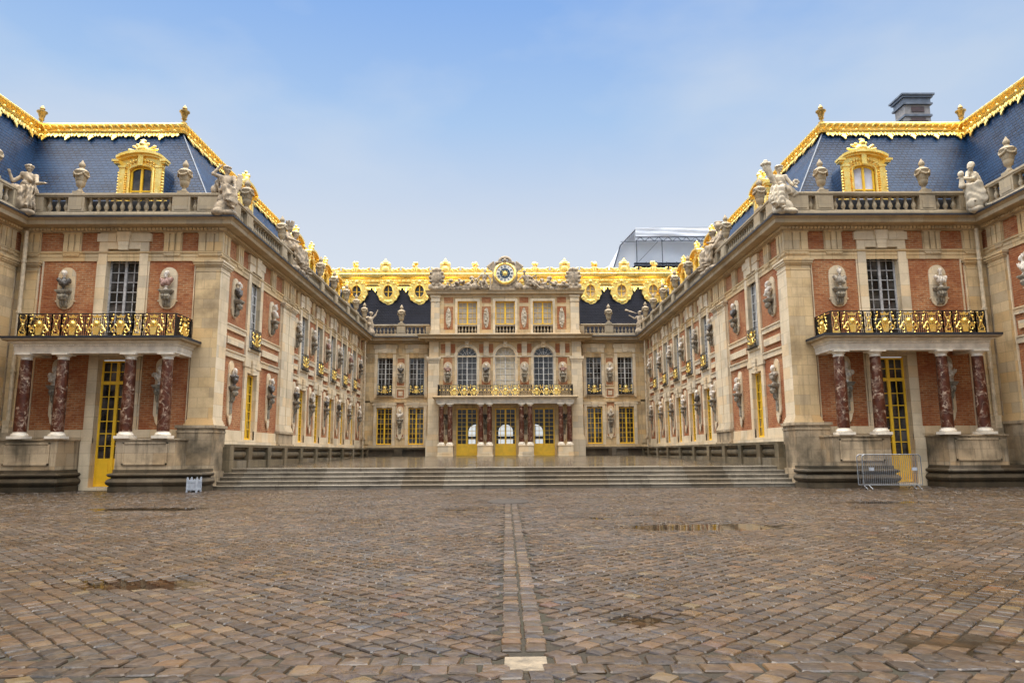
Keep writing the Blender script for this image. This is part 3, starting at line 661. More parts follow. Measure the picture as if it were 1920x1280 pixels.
# balconette in front of a window: iron bars with a gilt centre
def balconette():
    f, g = MB(), MB(); hw = .62
    for z in (0, .09, .80, .885): f.box(-hw, hw, -.135, -.115, z, z+.022)
    for x in (-hw, hw-.03): f.box(x, x+.022, -.135, 0, .88, .905)
    for i in range(0, 10): x = -hw+2*hw*i/9; f.box(x-.008, x+.008, -.132, -.118, .02, .9)
    for sg in (-1, 1):
        for z in (.25, .5, .68): f.tube([(sg*(.36+.09*math.cos(t)), -.13, z+.09*math.sin(t)) for t in [i*.8 for i in range(8)]], .016, 5); g.tube([(sg*(.50+.07*math.cos(t)), -.135, z+.06*math.sin(t)) for t in [i*.8 for i in range(7)]], .024, 5)
    f.box(-hw-.05, hw+.05, -.17, 0, -.06, 0)
    g.ball((0, -.15, .56), .13, 10, 1, .5); g.plate([(-.16, .12), (.16, .12), (.12, .42), (-.12, .42)], (0, -.125, 0), (1, 0, 0), (0, 0, 1), (0, -1, 0), .05)
    for i in range(11): t = math.pi*i/10; g.tube([(.13*math.cos(t), -.135, .58+.13*math.sin(t)), (.23*math.cos(t), -.135, .58+.23*math.sin(t))], .022, 4, .008)
    for sg in (-1, 1): g.tube([(sg*(.1+.03*i), -.14, .35-.02*i+.11*math.sin(i*.9)) for i in range(9)], .035, 5, .02); g.ball((sg*.28, -.135, .2), .055, 6); g.ball((sg*.3, -.135, .42), .04, 6)
    return f.mesh('window_railing', 'iron'), g.mesh('gilt_ornament', 'gold')
BALC = balconette()

# ------------------------------------------------------------------ gilded roof work
def lace(mb, p0, p1, down, nrm, unit=.56):
    """openwork gilt valance hanging along p0-p1"""
    p0, p1, down, nrm = map(Vector, (p0, p1, down, nrm)); L = (p1-p0).length; ex = (p1-p0)/L; n = max(1, round(L/unit)); u = L/n; dn = down.normalized(); nm = nrm.normalized()
    o = p0+nm*.05
    mb.plate([(0, 0), (L, 0), (L, .10), (0, .10)], o, ex, dn, nm, .05)
    for i in range(n):
        c = o+ex*u*(i+.5); big = i % 2 == 0; d = .66 if big else .44
        mb.plate([(-.05, .08), (.05, .08), (.09, d*.45), (.15, d*.62), (.07, d*.72), (.04, d*.88), (0, d), (-.04, d*.88), (-.07, d*.72), (-.15, d*.62), (-.09, d*.45)], c, ex, dn, nm, .05)
        for sg in (-1, 1):
            pts = [c+ex*sg*(.07+.20*t)+dn*(.16+.10*math.sin(t*7+(.5 if big else 1.4)))+nm*.03 for t in [k/7 for k in range(8)]]; mb.tube(pts, .036, 5)
            q = c+ex*sg*.22+dn*.26+nm*.02; mb.plate([(-.06, -.05), (.06, -.05), (.03, .08), (0, .13), (-.03, .08)], q, ex, dn, nm, .045)
def crest(mb, p0, p1, out):
    """leafy roll along a roof edge"""
    p0, p1, out = map(Vector, (p0, p1, out)); L = (p1-p0).length; ex = (p1-p0)/L; n = round(L/.34); up = Vector((0, 0, 1))
    for i in range(n):
        a = p0+ex*(L*i/n); s_ = .10
        mb.tube([a+out*.02+up*.42, a+out*.20+up*.40+ex*.12, a+out*.27+up*.26+ex*.24, a+out*.20+up*.13+ex*.30], .055, 5, .025)
    m = round(L/.62)
    for i in range(m): mb.ball(tuple(p0+ex*(L*(i+.5)/m)+out*.17+up*.05), .085, 6)
def trophy(mb, c, sc=1.0, seed=0):
    """gilt group of helmet, shield and fanned flags, on top of a dormer"""
    rr = random.Random(seed); c = Vector(c); B = [('e', (0, -.02, .26), (.20, .14, .20)), ('e', (0, -.06, .50), (.13, .13, .14)), ('c', (0, 0, .62), (0, .05, .74), .06, .08), ('c', (-.08, -.02, .72), (.1, 0, .70), .05, .05)]
    for k in range(4):
        for sg in (-1, 1):
            a = rad(14+k*24+rr.uniform(-5, 5)); l_ = .56-.04*k+rr.uniform(-.04, .05); q = (sg*l_*math.cos(a), .04, .10+l_*math.sin(a)); B.append(('c', (sg*.08, 0, .14), q, .055, .045)); B.append(('e', q, (.085, .06, .075)))
    B += [('c', (-.5, 0, .06), (.5, 0, .06), .06, .06)]
    sculpt(mb, [(p[0], *[tuple(v*sc for v in q) if isinstance(q, tuple) else q*sc for q in p[1:]]) for p in B], h=.04*sc, k=.03*sc, Mx=Matrix.Translation(c))
def dormer_meshes():
    g, wn_, pn, hd, tr = MB(), MB(), MB(), MB(), MB(); z0 = -.14              # local: window axis x=0, z=0 at balustrade rail height, facing -Y
    n = 16; ww, sp_, rr = .50, 1.44, .62
    arch = [(ww, z0)]+[(ww*math.cos(math.pi*i/n), sp_+.24*math.sin(math.pi*i/n)) for i in range(n+1)]+[(-ww, z0)]
    outer = [(.98, z0), (.98, sp_+.56), (.8, sp_+.66), (.45, sp_+.76), (0, sp_+.82), (-.45, sp_+.76), (-.8, sp_+.66), (-.98, sp_+.56), (-.98, z0)]
    # front slab as a strip between the opening and the outline
    m = 24; A1 = []; B1 = []
    def samp(pl, k):
        d = [0]; 
        for a, b in zip(pl, pl[1:]): d.append(d[-1]+math.dist(a, b))
        out = []
        for i in range(k+1):
            t = d[-1]*i/k
            for j in range(len(pl)-1):
                if t <= d[j+1]+1e-9: f = (t-d[j])/max(1e-9, d[j+1]-d[j]); out.append((pl[j][0]+(pl[j+1][0]-pl[j][0])*f, pl[j][1]+(pl[j+1][1]-pl[j][1])*f)); break
        return out
    A1, B1 = samp(arch, m), samp(outer, m)
    for i in range(m): g.plate([A1[i], B1[i], B1[i+1], A1[i+1]], (0, .12, 0), (1, 0, 0), (0, 0, 1), (0, -1, 0), .14)
    for i in range(m): g.quad(*[(q[0], y, q[1]) for q, y in ((A1[i], 0), (A1[i+1], 0), (A1[i+1], .17), (A1[i], .17))])
    fr = samp(arch, 40); g.tube([(x*1.10, -.06, z+(.05 if z > sp_ else 0)) for x, z in fr], .055, 6)
    for x, z in fr[::1]: g.ball((x*1.34, -.05, z+(.11 if z > sp_ else 0)), .042, 6)
    for sg in (-1, 1):
        g.box(sg*.82-.13, sg*.82+.13, -.12, .1, z0, sp_+.16); g.box(sg*.82-.17, sg*.82+.17, -.16, .1, sp_+.16, sp_+.26)
        for i in range(11): g.ball((sg*.99, -.06, .02+i*.135), .055, 6)
        g.plate([(sg*.95, z0), (sg*1.24, z0), (sg*1.24, .05), (sg*1.16, .16), (sg*1.08, .35), (sg*.95, .55)], (0, .1, 0), (1, 0, 0), (0, 0, 1), (0, -1, 0), .18); g.tube([(sg*(1.12+.1*math.cos(t)), -.10, .10+.1*math.sin(t)) for t in [k*.7 for k in range(9)]], .035, 5)
        g.box(min(sg*.92, sg*1.22), max(sg*.92, sg*1.22), -.30, .1, sp_+.40, sp_+.50); g.box(min(sg*.92, sg*1.16), max(sg*.92, sg*1.16), -.22, .1, sp_+.32, sp_+.40)
        for i in range(5): g.ball((sg*(.2+.13*i), -.10, sp_+.47-.035*i*i*.5+.02), .06, 6)
    ped = [(1.2*math.sin(t), sp_+.44+.42*(math.cos(t*1.15)-.12)*1.0) for t in np.linspace(-1.05, 1.05, 15)]
    for (a, b), (c, d) in zip(ped, ped[1:]): g.plate([(a, b), (c, d), (c, d+.12), (a, b+.12)], (0, .12, 0), (1, 0, 0), (0, 0, 1), (0, -1, 0), .44); g.plate([(a, b-.09), (c, d-.09), (c, d), (a, b)], (0, .12, 0), (1, 0, 0), (0, 0, 1), (0, -1, 0), .30)
    g.box(-.11, .11, -.18, .1, sp_+.26, sp_+.80)
    trophy(tr, (0, -.05, sp_+.86), .98, 3); tr.v = [(x*1.12, y, (z-sp_-.86)*.86+sp_+.86) for x, y, z in tr.v]
    wn_.box(-.50, -.42, .04, .12, z0, sp_); wn_.box(.42, .50, .04, .12, z0, sp_); wn_.box(-.045, .045, .03, .12, z0, sp_+.2); wn_.box(-.42, .42, .05, .12, .52, .58)
    q = [(.47*math.cos(math.pi*i/8), .08, sp_+.22*math.sin(math.pi*i/8)) for i in range(9)]; wn_.tube(q, .045, 5)
    pn.add([(x, .115, z) for x, z in arch], [tuple(range(len(arch)))])
    hp = [(.95, -.7), (.95, sp_+.1), (.80, sp_+.42), (.45, sp_+.66), (0, sp_+.74), (-.45, sp_+.66), (-.80, sp_+.42), (-.95, sp_+.1), (-.95, -.7)]; hd.plate(hp, (0, .19, 0), (1, 0, 0), (0, 0, 1), (0, 1, 0), 2.4)
    return dict(dormer=g.mesh('dormer', 'gold', smooth=50), window=wn_.mesh('window', 'yellow'), pane=pn, hood=hd.mesh('hood', 'slate', smooth=50), trophy=tr.mesh('trophy', 'gold', smooth=80))
DM = dormer_meshes(); DM['pane_dark'] = DM['pane'].mesh('pane', 'glass'); DM['pane_curtain'] = DM['pane'].mesh('pane', 'curtain')
def dormer(fc, u, sd, parent, curtain=False, w_=-.74):
    o = inst('dormer', DM['dormer'], parent, fc.mat(u, w_, 12.57, sd))
    for k in ('window', 'hood', 'trophy'): sub(k, DM[k], o)
    sub('pane', DM['pane_curtain' if curtain else 'pane_dark'], o)

# ------------------------------------------------------------------ court wing: corner pavilion front, long side wall, roof
WS = [34.75, 43.5, 47.1, 50.8, 54.4, 58.0]           # window axes along the court
BB = [(31.25, 33.7), (35.8, 38.8), (41.35, 42.45)]+[(a+1.05, b-1.05) for a, b in zip(WS[1:], WS[2:])]+[(59.05, 61.0)]   # brick bays
DW, DD = (15.7, 17.1, 6.12, 10.2), (15.7, 17.1, .1, 5.42)
def brick_bay(fc, mb, u0, u1, tablets=True, low=True):
    c = (u0+u1)/2; e = .0
    fc.box(mb, u0-e, u1+e, 6.90, 7.18, .075); fc.box(mb, u0-e, u1+e, 7.12, 7.18, .12); fc.box(mb, u0-e, u1+e, 5.72, 6.02, .075); fc.box(mb, u0-e, u1+e, 5.96, 6.02, .12)
    m = min(.22, (u1-u0)*.14)
    if tablets: fc.box(mb, u0+m, u1-m, 6.30, 6.62, .09)
def wing(sd):
    nm = SN[sd]
    r = root('palace_wing', (sd*16.4, 30.3, 0), f'{nm} court wing of brick and cream stone with gilded slate roof and four-columned balcony', 'palace wing', 'palace wings round the court')
    P = lambda n, mb, m, par=None, sm=35: part(n, mb, m, par or r, sd, sm)
    wb = MB(); FT.wall(wb, XW, XO, 0, 11.2, [DW, DD]); ops = [(c-.67, c+.67, a, b) for c in WS for a, b in ((2.1, 5.25), (6.42, 10.2))]; FW.wall(wb, YW, YE, 0, 11.2, ops); P('wall', wb, 'brick')
    # stonework: bands, friezes, jambs
    st = MB(); FT.box(st, 13.2, 15.35, 2.14, 2.46, .10); FT.box(st, 17.45, XO, 2.14, 2.46, .10)
    for a, b in ((12.3, 15.7), (17.1, XO)): FT.box(st, a, b, 0, 2.14, .07)
    FW.box(st, YW, YE, .4, 2.1, .10)
    for a, b in zip([YW]+[c+.67 for c in WS], [c-.67 for c in WS]+[YE]): FW.box(st, a, b, 2.1, 2.5, .07)
    P('base_course', st, 'frame_stone')
    fz = MB(); fz.sweep(PATH, FRZ, 1, 3)
    for u0, u1 in ((13.3, 15.35), (17.45, 19.85)): triglyph(FT, fz, (u0+u1)/2, .78, 10.1, 10.93)
    for u0, u1 in ((12.15, 13.25), (19.98, 20.88)): triglyph(FT, fz, (u0+u1)/2, u1-u0-.04, 10.1, 10.93)
    for i, (u0, u1) in enumerate(BB): triglyph(FW, fz, (u0+u1)/2, .7 if i < 2 else .5, 10.1, 10.93)
    for u0, u1 in ((30.15, 31.2), (38.9, 40.0), (40.15, 41.25), (61.3, 62.5)): triglyph(FW, fz, (u0+u1)/2, u1-u0-.06, 10.1, 10.93)
    for u in np.arange(12.0, 20.4, .16): fz.box(u, u+.115, YW-.30, YW-.19, 10.98, 11.08)
    for v in np.arange(30.0, 62.4, .16): fz.box(XW-.30, XW-.19, v, v+.115, 10.98, 11.08)
    fz.box(XW-.303, XW-.1, YW-.303, YW-.1, 10.975, 11.085); P('frieze', fz, 'stone')
    bd = MB(); [brick_bay(FW, bd, a, b) for a, b in BB]
    for a, b in ((13.28, 15.32), (17.48, 19.85)):      # thin raised frame round the tower brick panels
        for q in ((a, a+.05, 2.46, 9.66), (b-.05, b, 2.46, 9.66)): FT.box(bd, *q, .05)
    for u0, u1 in ((12.3, 13.25), (19.95, 20.95)): FT.box(bd, u0, u1, 2.4, 9.7, .045)
    for u0, u1 in ((30.3, 31.22), (38.85, 41.3), (61.05, 62.7)): FW.box(bd, u0, u1, 2.4, 9.7, .045)
    P('stone_band', bd, 'frame_stone')
    cn = MB(); cn.sweep(PATH, CORN, 1, 3); P('cornice', cn, 'cornice_stone'); cn = MB(); cn.sweep(PATH, FLASH, 1, 3); P('cornice_flashing', cn, 'dark_lead')
    for fc, u0, u1 in ((FT, 12.15, 13.2), (FT, 20.0, 20.85), (FW, 30.153, 31.15), (FW, 38.95, 40.03), (FW, 40.12, 41.2), (FW, 61.6, 62.5)):
        mb = MB(); pilaster(fc, mb, u0, u1, *((2.873, .153, 9.647, 2.603) if fc is FW else ())); P('pilaster', mb, 'stone' if fc is FT else 'frame_stone')
    # pedestal of the corner, base mouldings with round torus
    pd = MB()
    pd.box(12.0, 13.45, 29.85, 31.2, .72, 2.50); pd.box(11.92, 13.53, 29.78, 31.25, 2.50, 2.62); pd.box(11.97, 13.48, 29.82, 31.22, 2.32, 2.40); pd.box(11.9, 13.5, 29.75, 31.25, 0, .74)
    pd.box(19.9, 20.95, 29.9, 30.3, .72, 2.6); FW.box(pd, 38.8, 41.35, .9, 2.5, .22); FW.box(pd, 38.75, 41.4, 2.5, 2.62, .28); FW.box(pd, 38.78, 41.38, 1.75, 1.95, .3); P('pedestal', pd, 'base_stone')
    tor = lambda out: [(-.2, 0), (out+.10, 0), (out+.10, .20), (out+.06, .22), (out+.15, .30), (out+.18, .38), (out+.15, .46), (out+.06, .53), (out+.02, .56), (out+.12, .60), (out+.15, .66), (out+.12, .71), (out, .74), (out-.05, .86), (-.2, .86)]
    bm_ = MB(); bm_.sweep([(15.35, 30.2), (15.35, 28.72), (11.98, 28.72), (11.98, 29.9)], tor(.0)); bm_.sweep([(20.95, 28.72), (17.55, 28.72), (17.55, 30.2)], tor(.0))
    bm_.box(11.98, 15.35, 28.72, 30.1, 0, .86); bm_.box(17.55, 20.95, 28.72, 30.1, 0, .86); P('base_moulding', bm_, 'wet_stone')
    pl = MB(); pl.box(11.72, 12.3, 31.2, 62.65, 1.74, 1.86); pl.box(11.98, 12.3, 31.2, 62.65, .5, 1.74)
    for b in (31.3, 33.6, 36.3, 39.0, 42.0, 45.3, 48.9, 52.6, 56.2, 59.8, 62.2): pl.box(11.70, 12.3, b-.24, b+.24, .6, 1.74)
    t = [(11.98-.0-.17*math.sin(math.pi*i/8), 1.42-.17*math.cos(math.pi*i/8)) for i in range(9)]
    for q0, q1, zc in ((31.5, 62.6, 0), ):
        for i in range(8): (x, z), (x2, z2) = t[i], t[i+1]; pl.quad((x, q0, z), (x2, q0, z2), (x2, q1, z2), (x, q1, z))
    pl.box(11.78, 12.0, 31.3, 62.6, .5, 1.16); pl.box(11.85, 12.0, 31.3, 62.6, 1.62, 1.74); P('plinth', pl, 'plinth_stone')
    # windows and door
    for c in WS:
        for kind, z, top in (('upper', 6.42, 10.93), ('lower', 2.1, 5.86)):
            o = put_window(kind, FW, c, z, sd, r, 'window'); mb = MB()
            if kind == 'upper':
                surround(FW, mb, c, .67, 5.86, 10.2, top); FW.box(mb, c-.67, c+.67, 5.86, 6.42, .085); FW.box(mb, c-.8, c+.8, 6.30, 6.42, .16)
                k = inst('window_balcony', BALC[0], r, FW.mat(c, .09, 6.46, sd)); sub('gilt_ornament', BALC[1], k)
            else: surround(FW, mb, c, .67, 2.1, 5.25, top)
            FW.reveal(mb, (c-.67, c+.67, z, 5.25 if kind == 'lower' else 10.2)); P('surround', mb, 'frame_stone', o)
    o = put_window('tower', FT, 16.4, 6.12, sd, r, 'window', .3); mb = MB(); surround(FT, mb, 16.4, .7, 6.1, 10.2, 10.93, .36); FT.reveal(mb, DW); P('surround', mb, 'frame_stone', o)
    o = put_window('door', FT, 16.4, .14, sd, r, 'door', .3); mb = MB(); surround(FT, mb, 16.4, .7, 0, 5.42, 5.9, .36, False); FT.reveal(mb, DD); FT.box(mb, 15.28, 15.72, 0, 1.9, .16); FT.box(mb, 17.08, 17.52, 0, 1.9, .16); mb.box(15.6, 17.2, 30.0, 30.7, 0, .12); P('surround', mb, 'frame_stone', o)
    # portico with four red marble columns and the gilded railing
    po = MB(); H = 28.9
    for a, b in ((12.95, 15.35), (17.55, 20.0)):
        po.box(a+.05, b-.05, 28.72, 30.25, .86, 2.03); po.box(a+.3, b-.35, 28.69, 28.73, 1.05, 1.92)
        for q in ((a+.30, a+.36, 1.05, 1.92), (b-.41, b-.35, 1.05, 1.92)): po.box(q[0], q[1], 28.66, 28.70, q[2], q[3])
        po.box(a+.3, b-.35, 28.66, 28.70, 1.86, 1.92); po.box(a+.3, b-.35, 28.66, 28.70, 1.05, 1.11); po.box(a, b, 28.66, 30.25, 2.0, 2.07)
    pt = P('portico', po, 'base_stone')
    en = MB(); EP = [(19.62, 30.3), (19.62, 28.72), (13.18, 28.72), (13.18, 30.3)][::1]
    en.sweep(EP, [(-.5, 5.46), (0, 5.46), (0, 5.58), (.02, 5.58), (.02, 5.74), (.05, 5.75), (.05, 5.82), (.12, 5.87), (.18, 5.90), (.18, 5.94), (-.5, 5.94)])
    for u in np.arange(13.16, 19.6, .10): en.box(u, u+.055, 28.64, 28.68, 5.76, 5.81)
    for v in np.arange(28.7, 30.2, .10): en.box(13.10, 13.14, v, v+.055, 5.76, 5.81)
    P('entablature', en, 'white_marble', pt)
    sl = MB(); sl.sweep(EP, [(-1, 5.94), (.30, 5.94), (.36, 5.98), (.36, 6.03), (.33, 6.10), (-1, 6.12)]); sl.box(13.3, 19.5, 28.9, 30.3, 5.945, 6.11); sl.box(13.2, 19.6, 28.75, 30.3, 5.80, 5.93); P('balcony_slab', sl, 'cornice_stone', pt); sl = MB(); sl.sweep(EP, [(.05, 6.123), (.375, 6.108), (.375, 6.03), (.385, 6.03), (.385, 6.118), (.05, 6.133)]); P('slab_edge', sl, 'dark_lead', pt)
    for x in (13.57, 15.05, 17.75, 19.23):
        mb = MB(); mb.lathe([(.235, 2.33), (.238, 3.2), (.225, 4.3), (.205, 5.22)], 20, (x, H, 0)); P('column', mb, 'red_marble', pt, 60)
        mb = MB(); mb.box(x-.31, x+.31, H-.31, H+.31, 2.07, 2.18); mb.lathe([(.30, 2.18), (.31, 2.22), (.29, 2.27), (.25, 2.29), (.25, 2.34)], 20, (x, H, 0)); mb.lathe([(.205, 5.21), (.225, 5.24), (.21, 5.27), (.21, 5.31), (.26, 5.36), (.29, 5.40)], 20, (x, H, 0)); mb.box(x-.31, x+.31, H-.31, H+.31, 5.40, 5.465); P('column_base_and_capital', mb, 'white_marble', pt)
    ir, go = railing([(19.62, 30.2), (19.62, 28.78), (13.3, 28.78), (13.3, 30.2)], 6.135, .96, {1: ('n', 's', 'n', 'sss', 'n', 's', 'n'), 2: ('s',), 0: ('s',)}, sd)
    o = P('railing', ir, 'iron', pt); P('gilt_ornament', go, 'gold', o, 60)
    # balustrade
    top = MB(); top.sweep(PATH, BPL, 1, 3); top.sweep(PATH, BRL, 1, 3); o = P('balustrade', top, 'rail_stone')
    pm = balustrade(FT, sd, 12.75, 20.4, [(12.0, 13.2), (13.52, 14.28), (18.05, 18.74), (19.8, 20.4)], o)
    pm2 = balustrade(FW, sd, 30.0, 62.2, [(29.85, 31.2), (32.0, 32.8), (37.3, 38.1), (38.9, 41.2), (45.5, 46.3), (49.3, 50.1), (53.2, 54.0), (56.8, 57.6), (60.2, 61.0), (61.8, 62.3)], o)
    pm.v, pm.f = (lambda k: (pm.v+pm2.v, pm.f+[tuple(i+k for i in q) for q in pm2.f]))(len(pm.v)); P('pedestal', pm, 'rail_stone', o)
    # roof
    rf = MB(); e = .55; zb, zr = 11.9, 17.22; V0, V1, C0, C1 = (XO+e, YW+e), (23.1, 34.0), (XW+e, YW+e), (16.0, 34.0)
    rf.quad((*V0, zb), (*C0, zb), (*C1, zr), (*V1, zr)); rf.quad((*C0, zb), (XW+e, 70, zb), (16, 70, zr), (*C1, zr)); rf.quad((*C1, zr), (16, 70, zr), (23.1, 70, zr+.2), (*V1, zr)); ro = P('roof', rf, 'slate')
    gt = MB(); gt.box(XW-.1, XW+.7, YW+.5, YE, 11.46, 11.6); gt.box(XW, XO, YW-.1, YW+.7, 11.46, 11.6); P('gutter', gt, 'lead', ro)
    cg = MB(); RP = [(23.1, 8), (23.1, 34), (16, 34), (16, 70)]
    cg.sweep(RP, [(-.25, 17.16), (.20, 17.15), (.24, 17.23), (.13, 17.29), (.10, 17.42), (.22, 17.53), (.24, 17.63), (.12, 17.73), (-.1, 17.75), (-.25, 17.67)], 1, 3)
    crest(cg, (23.0, 34, 17.23), (16, 34, 17.23), (0, -1, 0)); crest(cg, (16, 34, 17.23), (16, 69, 17.23), (-1, 0, 0)); P('roof_crest', cg, 'gold', ro, 50)
    lc = MB(); dv = Vector((0, -(34-YW-e), -(zr-zb))); lace(lc, (22.95, 33.95, 17.19), (16.05, 33.95, 17.19), dv, (0, -(zr-zb), (34-YW-e)))
    dv = Vector((-(16-XW-e), 0, -(zr-zb))); lace(lc, (15.95, 34.1, 17.19), (15.95, 62, 17.19), dv, (-(zr-zb), 0, (16-XW-e))); P('roof_valance', lc, 'gold', ro, 50)
    dormer(FT, 16.33, sd, r, sd > 0)
    for c in WS: dormer(FW, c, sd, r, False, -.74)
    hip = MB(); hip.tube([(*C0, zb+.02), (*C1, zr+.02)], .035, 6); P('hip_flashing', hip, 'lead', ro)
    ap = MB(); FT.box(ap, 12.45, 21.1, 11.47, 12.43, -.15, -.20); FW.box(ap, YW+.2, YE, 11.47, 12.43, -.15, -.20); P('shade_apron', ap, 'dark_lead', ro)  # dark lead strip added to stand in for shade behind the balusters
    if sd > 0:
        ch = MB(); ch.box(22.62, 24.05, 38, 39.0, 16.5, 20.75); b_ = P('chimney', ch, 'chim_stone')
        c2 = MB(); c2.box(22.50, 24.17, 37.88, 39.12, 20.72, 20.82); c2.box(22.58, 24.09, 37.95, 39.05, 20.82, 21.12); c2.box(22.48, 24.19, 37.86, 39.14, 21.12, 21.24); c2.box(22.40, 24.27, 37.78, 39.22, 21.24, 21.34); c2.box(22.55, 24.12, 37.92, 39.08, 20.02, 20.14); P('chimney_cap', c2, 'lead', b_)
        c2 = MB(); c2.box(22.95, 23.75, 37.97, 38.0, 17, 19.95); c2.box(22.84, 23.88, 37.96, 38.0, 19.4, 19.8); c2.box(22.84, 23.88, 37.96, 38.0, 18.2, 18.9); c2.box(22.59, 22.62, 38.25, 38.8, 17, 19.9); c2.box(23.0, 23.7, 37.96, 38.0, 20.3, 20.6); P('chimney_brick', c2, 'chim_brick', b_)
    else:
        ch = MB(); ch.box(18, 19.6, 44.5, 46.3, 17, 18.7); ch.box(17.85, 19.75, 44.35, 46.45, 18.7, 18.95); P('chimney', ch, 'chim_stone')
    # drain pipes
    for (x, y, zz) in ((20.5, 30.02, .3), (12.02, 61.25, 1.3)):
        mb = MB(); mb.tube([(x, y, zz), (x, y, 10.95)], .085 if x > 15 else .075, 10)
        for z in (2.6, 4.9, 7.4, 9.6): mb.lathe([(.115, z-.05), (.12, z), (.115, z+.05)], 10, (x, y, 0))
        if x > 15: mb.box(x-.13, x+.13, y-.13, y+.13, 2.35, 2.85)
        else: mb.tube([(x, y, 1.5), (x, y, 2.5), (x-.05, y-.22, 2.8), (x-.05, y-.22, 3.0)], .08, 8)
        P('drain_pipe', mb, 'pipe')
    return r

def railing(path, z, h, pat, sd=1):
    """wrought-iron balcony rail along a plan path with gilt suns, masks and scrolls"""
    f, g = MB(), MB(); path = [Vector(p) for p in path]; up = Vector((0, 0, 1))
    def sun(c, ex, en, k):
        P3 = lambda x, y, d=0: c+ex*x*k+up*y*k+en*d
        g.ball(tuple(P3(0, .56, .03)), .115*k, 10)
        for i in range(14): t = 2*math.pi*i/14; g.tube([P3(.11*math.cos(t), .56+.11*math.sin(t), .02), P3(.2*math.cos(t), .56+.2*math.sin(t), .02)], .028*k, 4, .01)
        g.plate([(-.10*k, .08*k), (.10*k, .08*k), (.15*k, .40*k), (-.15*k, .40*k)], c, ex, up, en, .05)
        g.plate([(-.15*k, .80*k), (.15*k, .80*k), (.19*k, .92*k), (.08*k, .86*k), (0, .95*k), (-.08*k, .86*k), (-.19*k, .92*k)], c, ex, up, en, .04)
        for sg in (-1, 1):
            g.tube([P3(sg*(.27+.115*math.cos(t)*(1-.06*i)), .25+.115*math.sin(t)*(1-.06*i), .02) for i, t in enumerate([q*.75 for q in range(10)])], .04*k, 6, .022)
            g.tube([P3(sg*(.14+.035*i), .42+.09*math.sin(i*.8), .02) for i in range(9)], .03*k, 5, .015); g.tube([P3(sg*(.40-.02*i), .58+.045*i, .01) for i in range(7)], .03*k, 5, .015)
            g.ball(tuple(P3(sg*.22, .05, .03)), .055*k, 7); g.ball(tuple(P3(sg*.36, .76, .02)), .05*k, 6); g.ball(tuple(P3(sg*.42, .45, .02)), .045*k, 6); g.ball(tuple(P3(sg*.31, .92, .02)), .04*k, 6)
    def narrow(c, ex, en, k, w_):
        P3 = lambda x, y, d=0: c+ex*x+up*y*k+en*d
        for sg in (-1, 1): g.tube([P3(-sg*w_*.36, .2, .01), P3(0, .5, .02), P3(sg*w_*.36, .86, .01)], .022, 4); g.ball(tuple(P3(sg*w_*.3, .16, .01)), .035, 5); g.ball(tuple(P3(sg*w_*.3, .9, .01)), .035, 5)
        g.ball(tuple(P3(0, .52, .02)), .06, 6); g.plate([(-w_*.4, .03*k), (w_*.4, .03*k), (w_*.4, .13*k), (-w_*.4, .13*k)], c, ex, up, en, .02)
        for i in range(3): g.tube([P3(w_*.2*math.cos(t+i), .3+.2*i+.05*math.sin(t), .01) for t in [q*.9 for q in range(7)]], .012, 4)
    for si, (a, b) in enumerate(zip(path, path[1:])):
        L = (b-a).length; e2 = (b-a)/L; ex = Vector((e2.x, e2.y, 0)); en = Vector((-e2.y, e2.x, 0)); A0 = Vector((a.x, a.y, z)); k = h
        def bar(x0, x1, z0, z1, t): f.plate([(x0, z0), (x1, z0), (x1, z1), (x0, z1)], A0-en*t/2, ex, up, en, t)
        bar(0, L, h-.035, h, .07); bar(0, L, .03, .06, .05); bar(0, L, h-.12, h-.10, .03); bar(0, L, .12, .14, .03)
        seq = pat.get(si, ('n',)); wt = [len(q)*.86 if q[0] == 's' else .34 for q in seq]; tot = sum(wt); x = 0
        for q, w0 in zip(seq, wt):
            w_ = L*w0/tot; bar(x-.02, x+.02, 0, h, .045); bar(x+w_-.02, x+w_+.02, 0, h, .045)
            m = max(3, int(w_/.085))
            for i in range(1, m): bar(x+w_*i/m-.010, x+w_*i/m+.010, .06, h-.1, .03)
            if q[0] == 's':
                u = w_/len(q)
                for i in range(len(q)): sun(A0+ex*(x+u*(i+.5))+en*.02, ex, en, k)
                f_n = len(q)
                for i in range(f_n+1):
                    for zz in (.3, .55, .8): f.tube([A0+ex*(x+u*i+.05*math.cos(t))+up*(zz*k+.06*math.sin(t)) for t in [p*.8 for p in range(9)]], .012, 4)
            elif q[0] == 'd':
                for zz in (.3, .55, .8):
                    for sg in (-1, 1): f.tube([A0+ex*(x+w_/2+sg*w_*.22+.08*math.cos(t))+up*(zz*k+.08*math.sin(t)) for t in [p*.8 for p in range(9)]], .02, 5)
                g.ball(tuple(A0+ex*(x+w_/2)+up*.5*k+en*.03), .06, 7)
            else: narrow(A0+ex*(x+w_/2)+en*.02, ex, en, k, w_)
            x += w_
    return f, g
WG = {s: wing(s) for s in (-1, 1)}

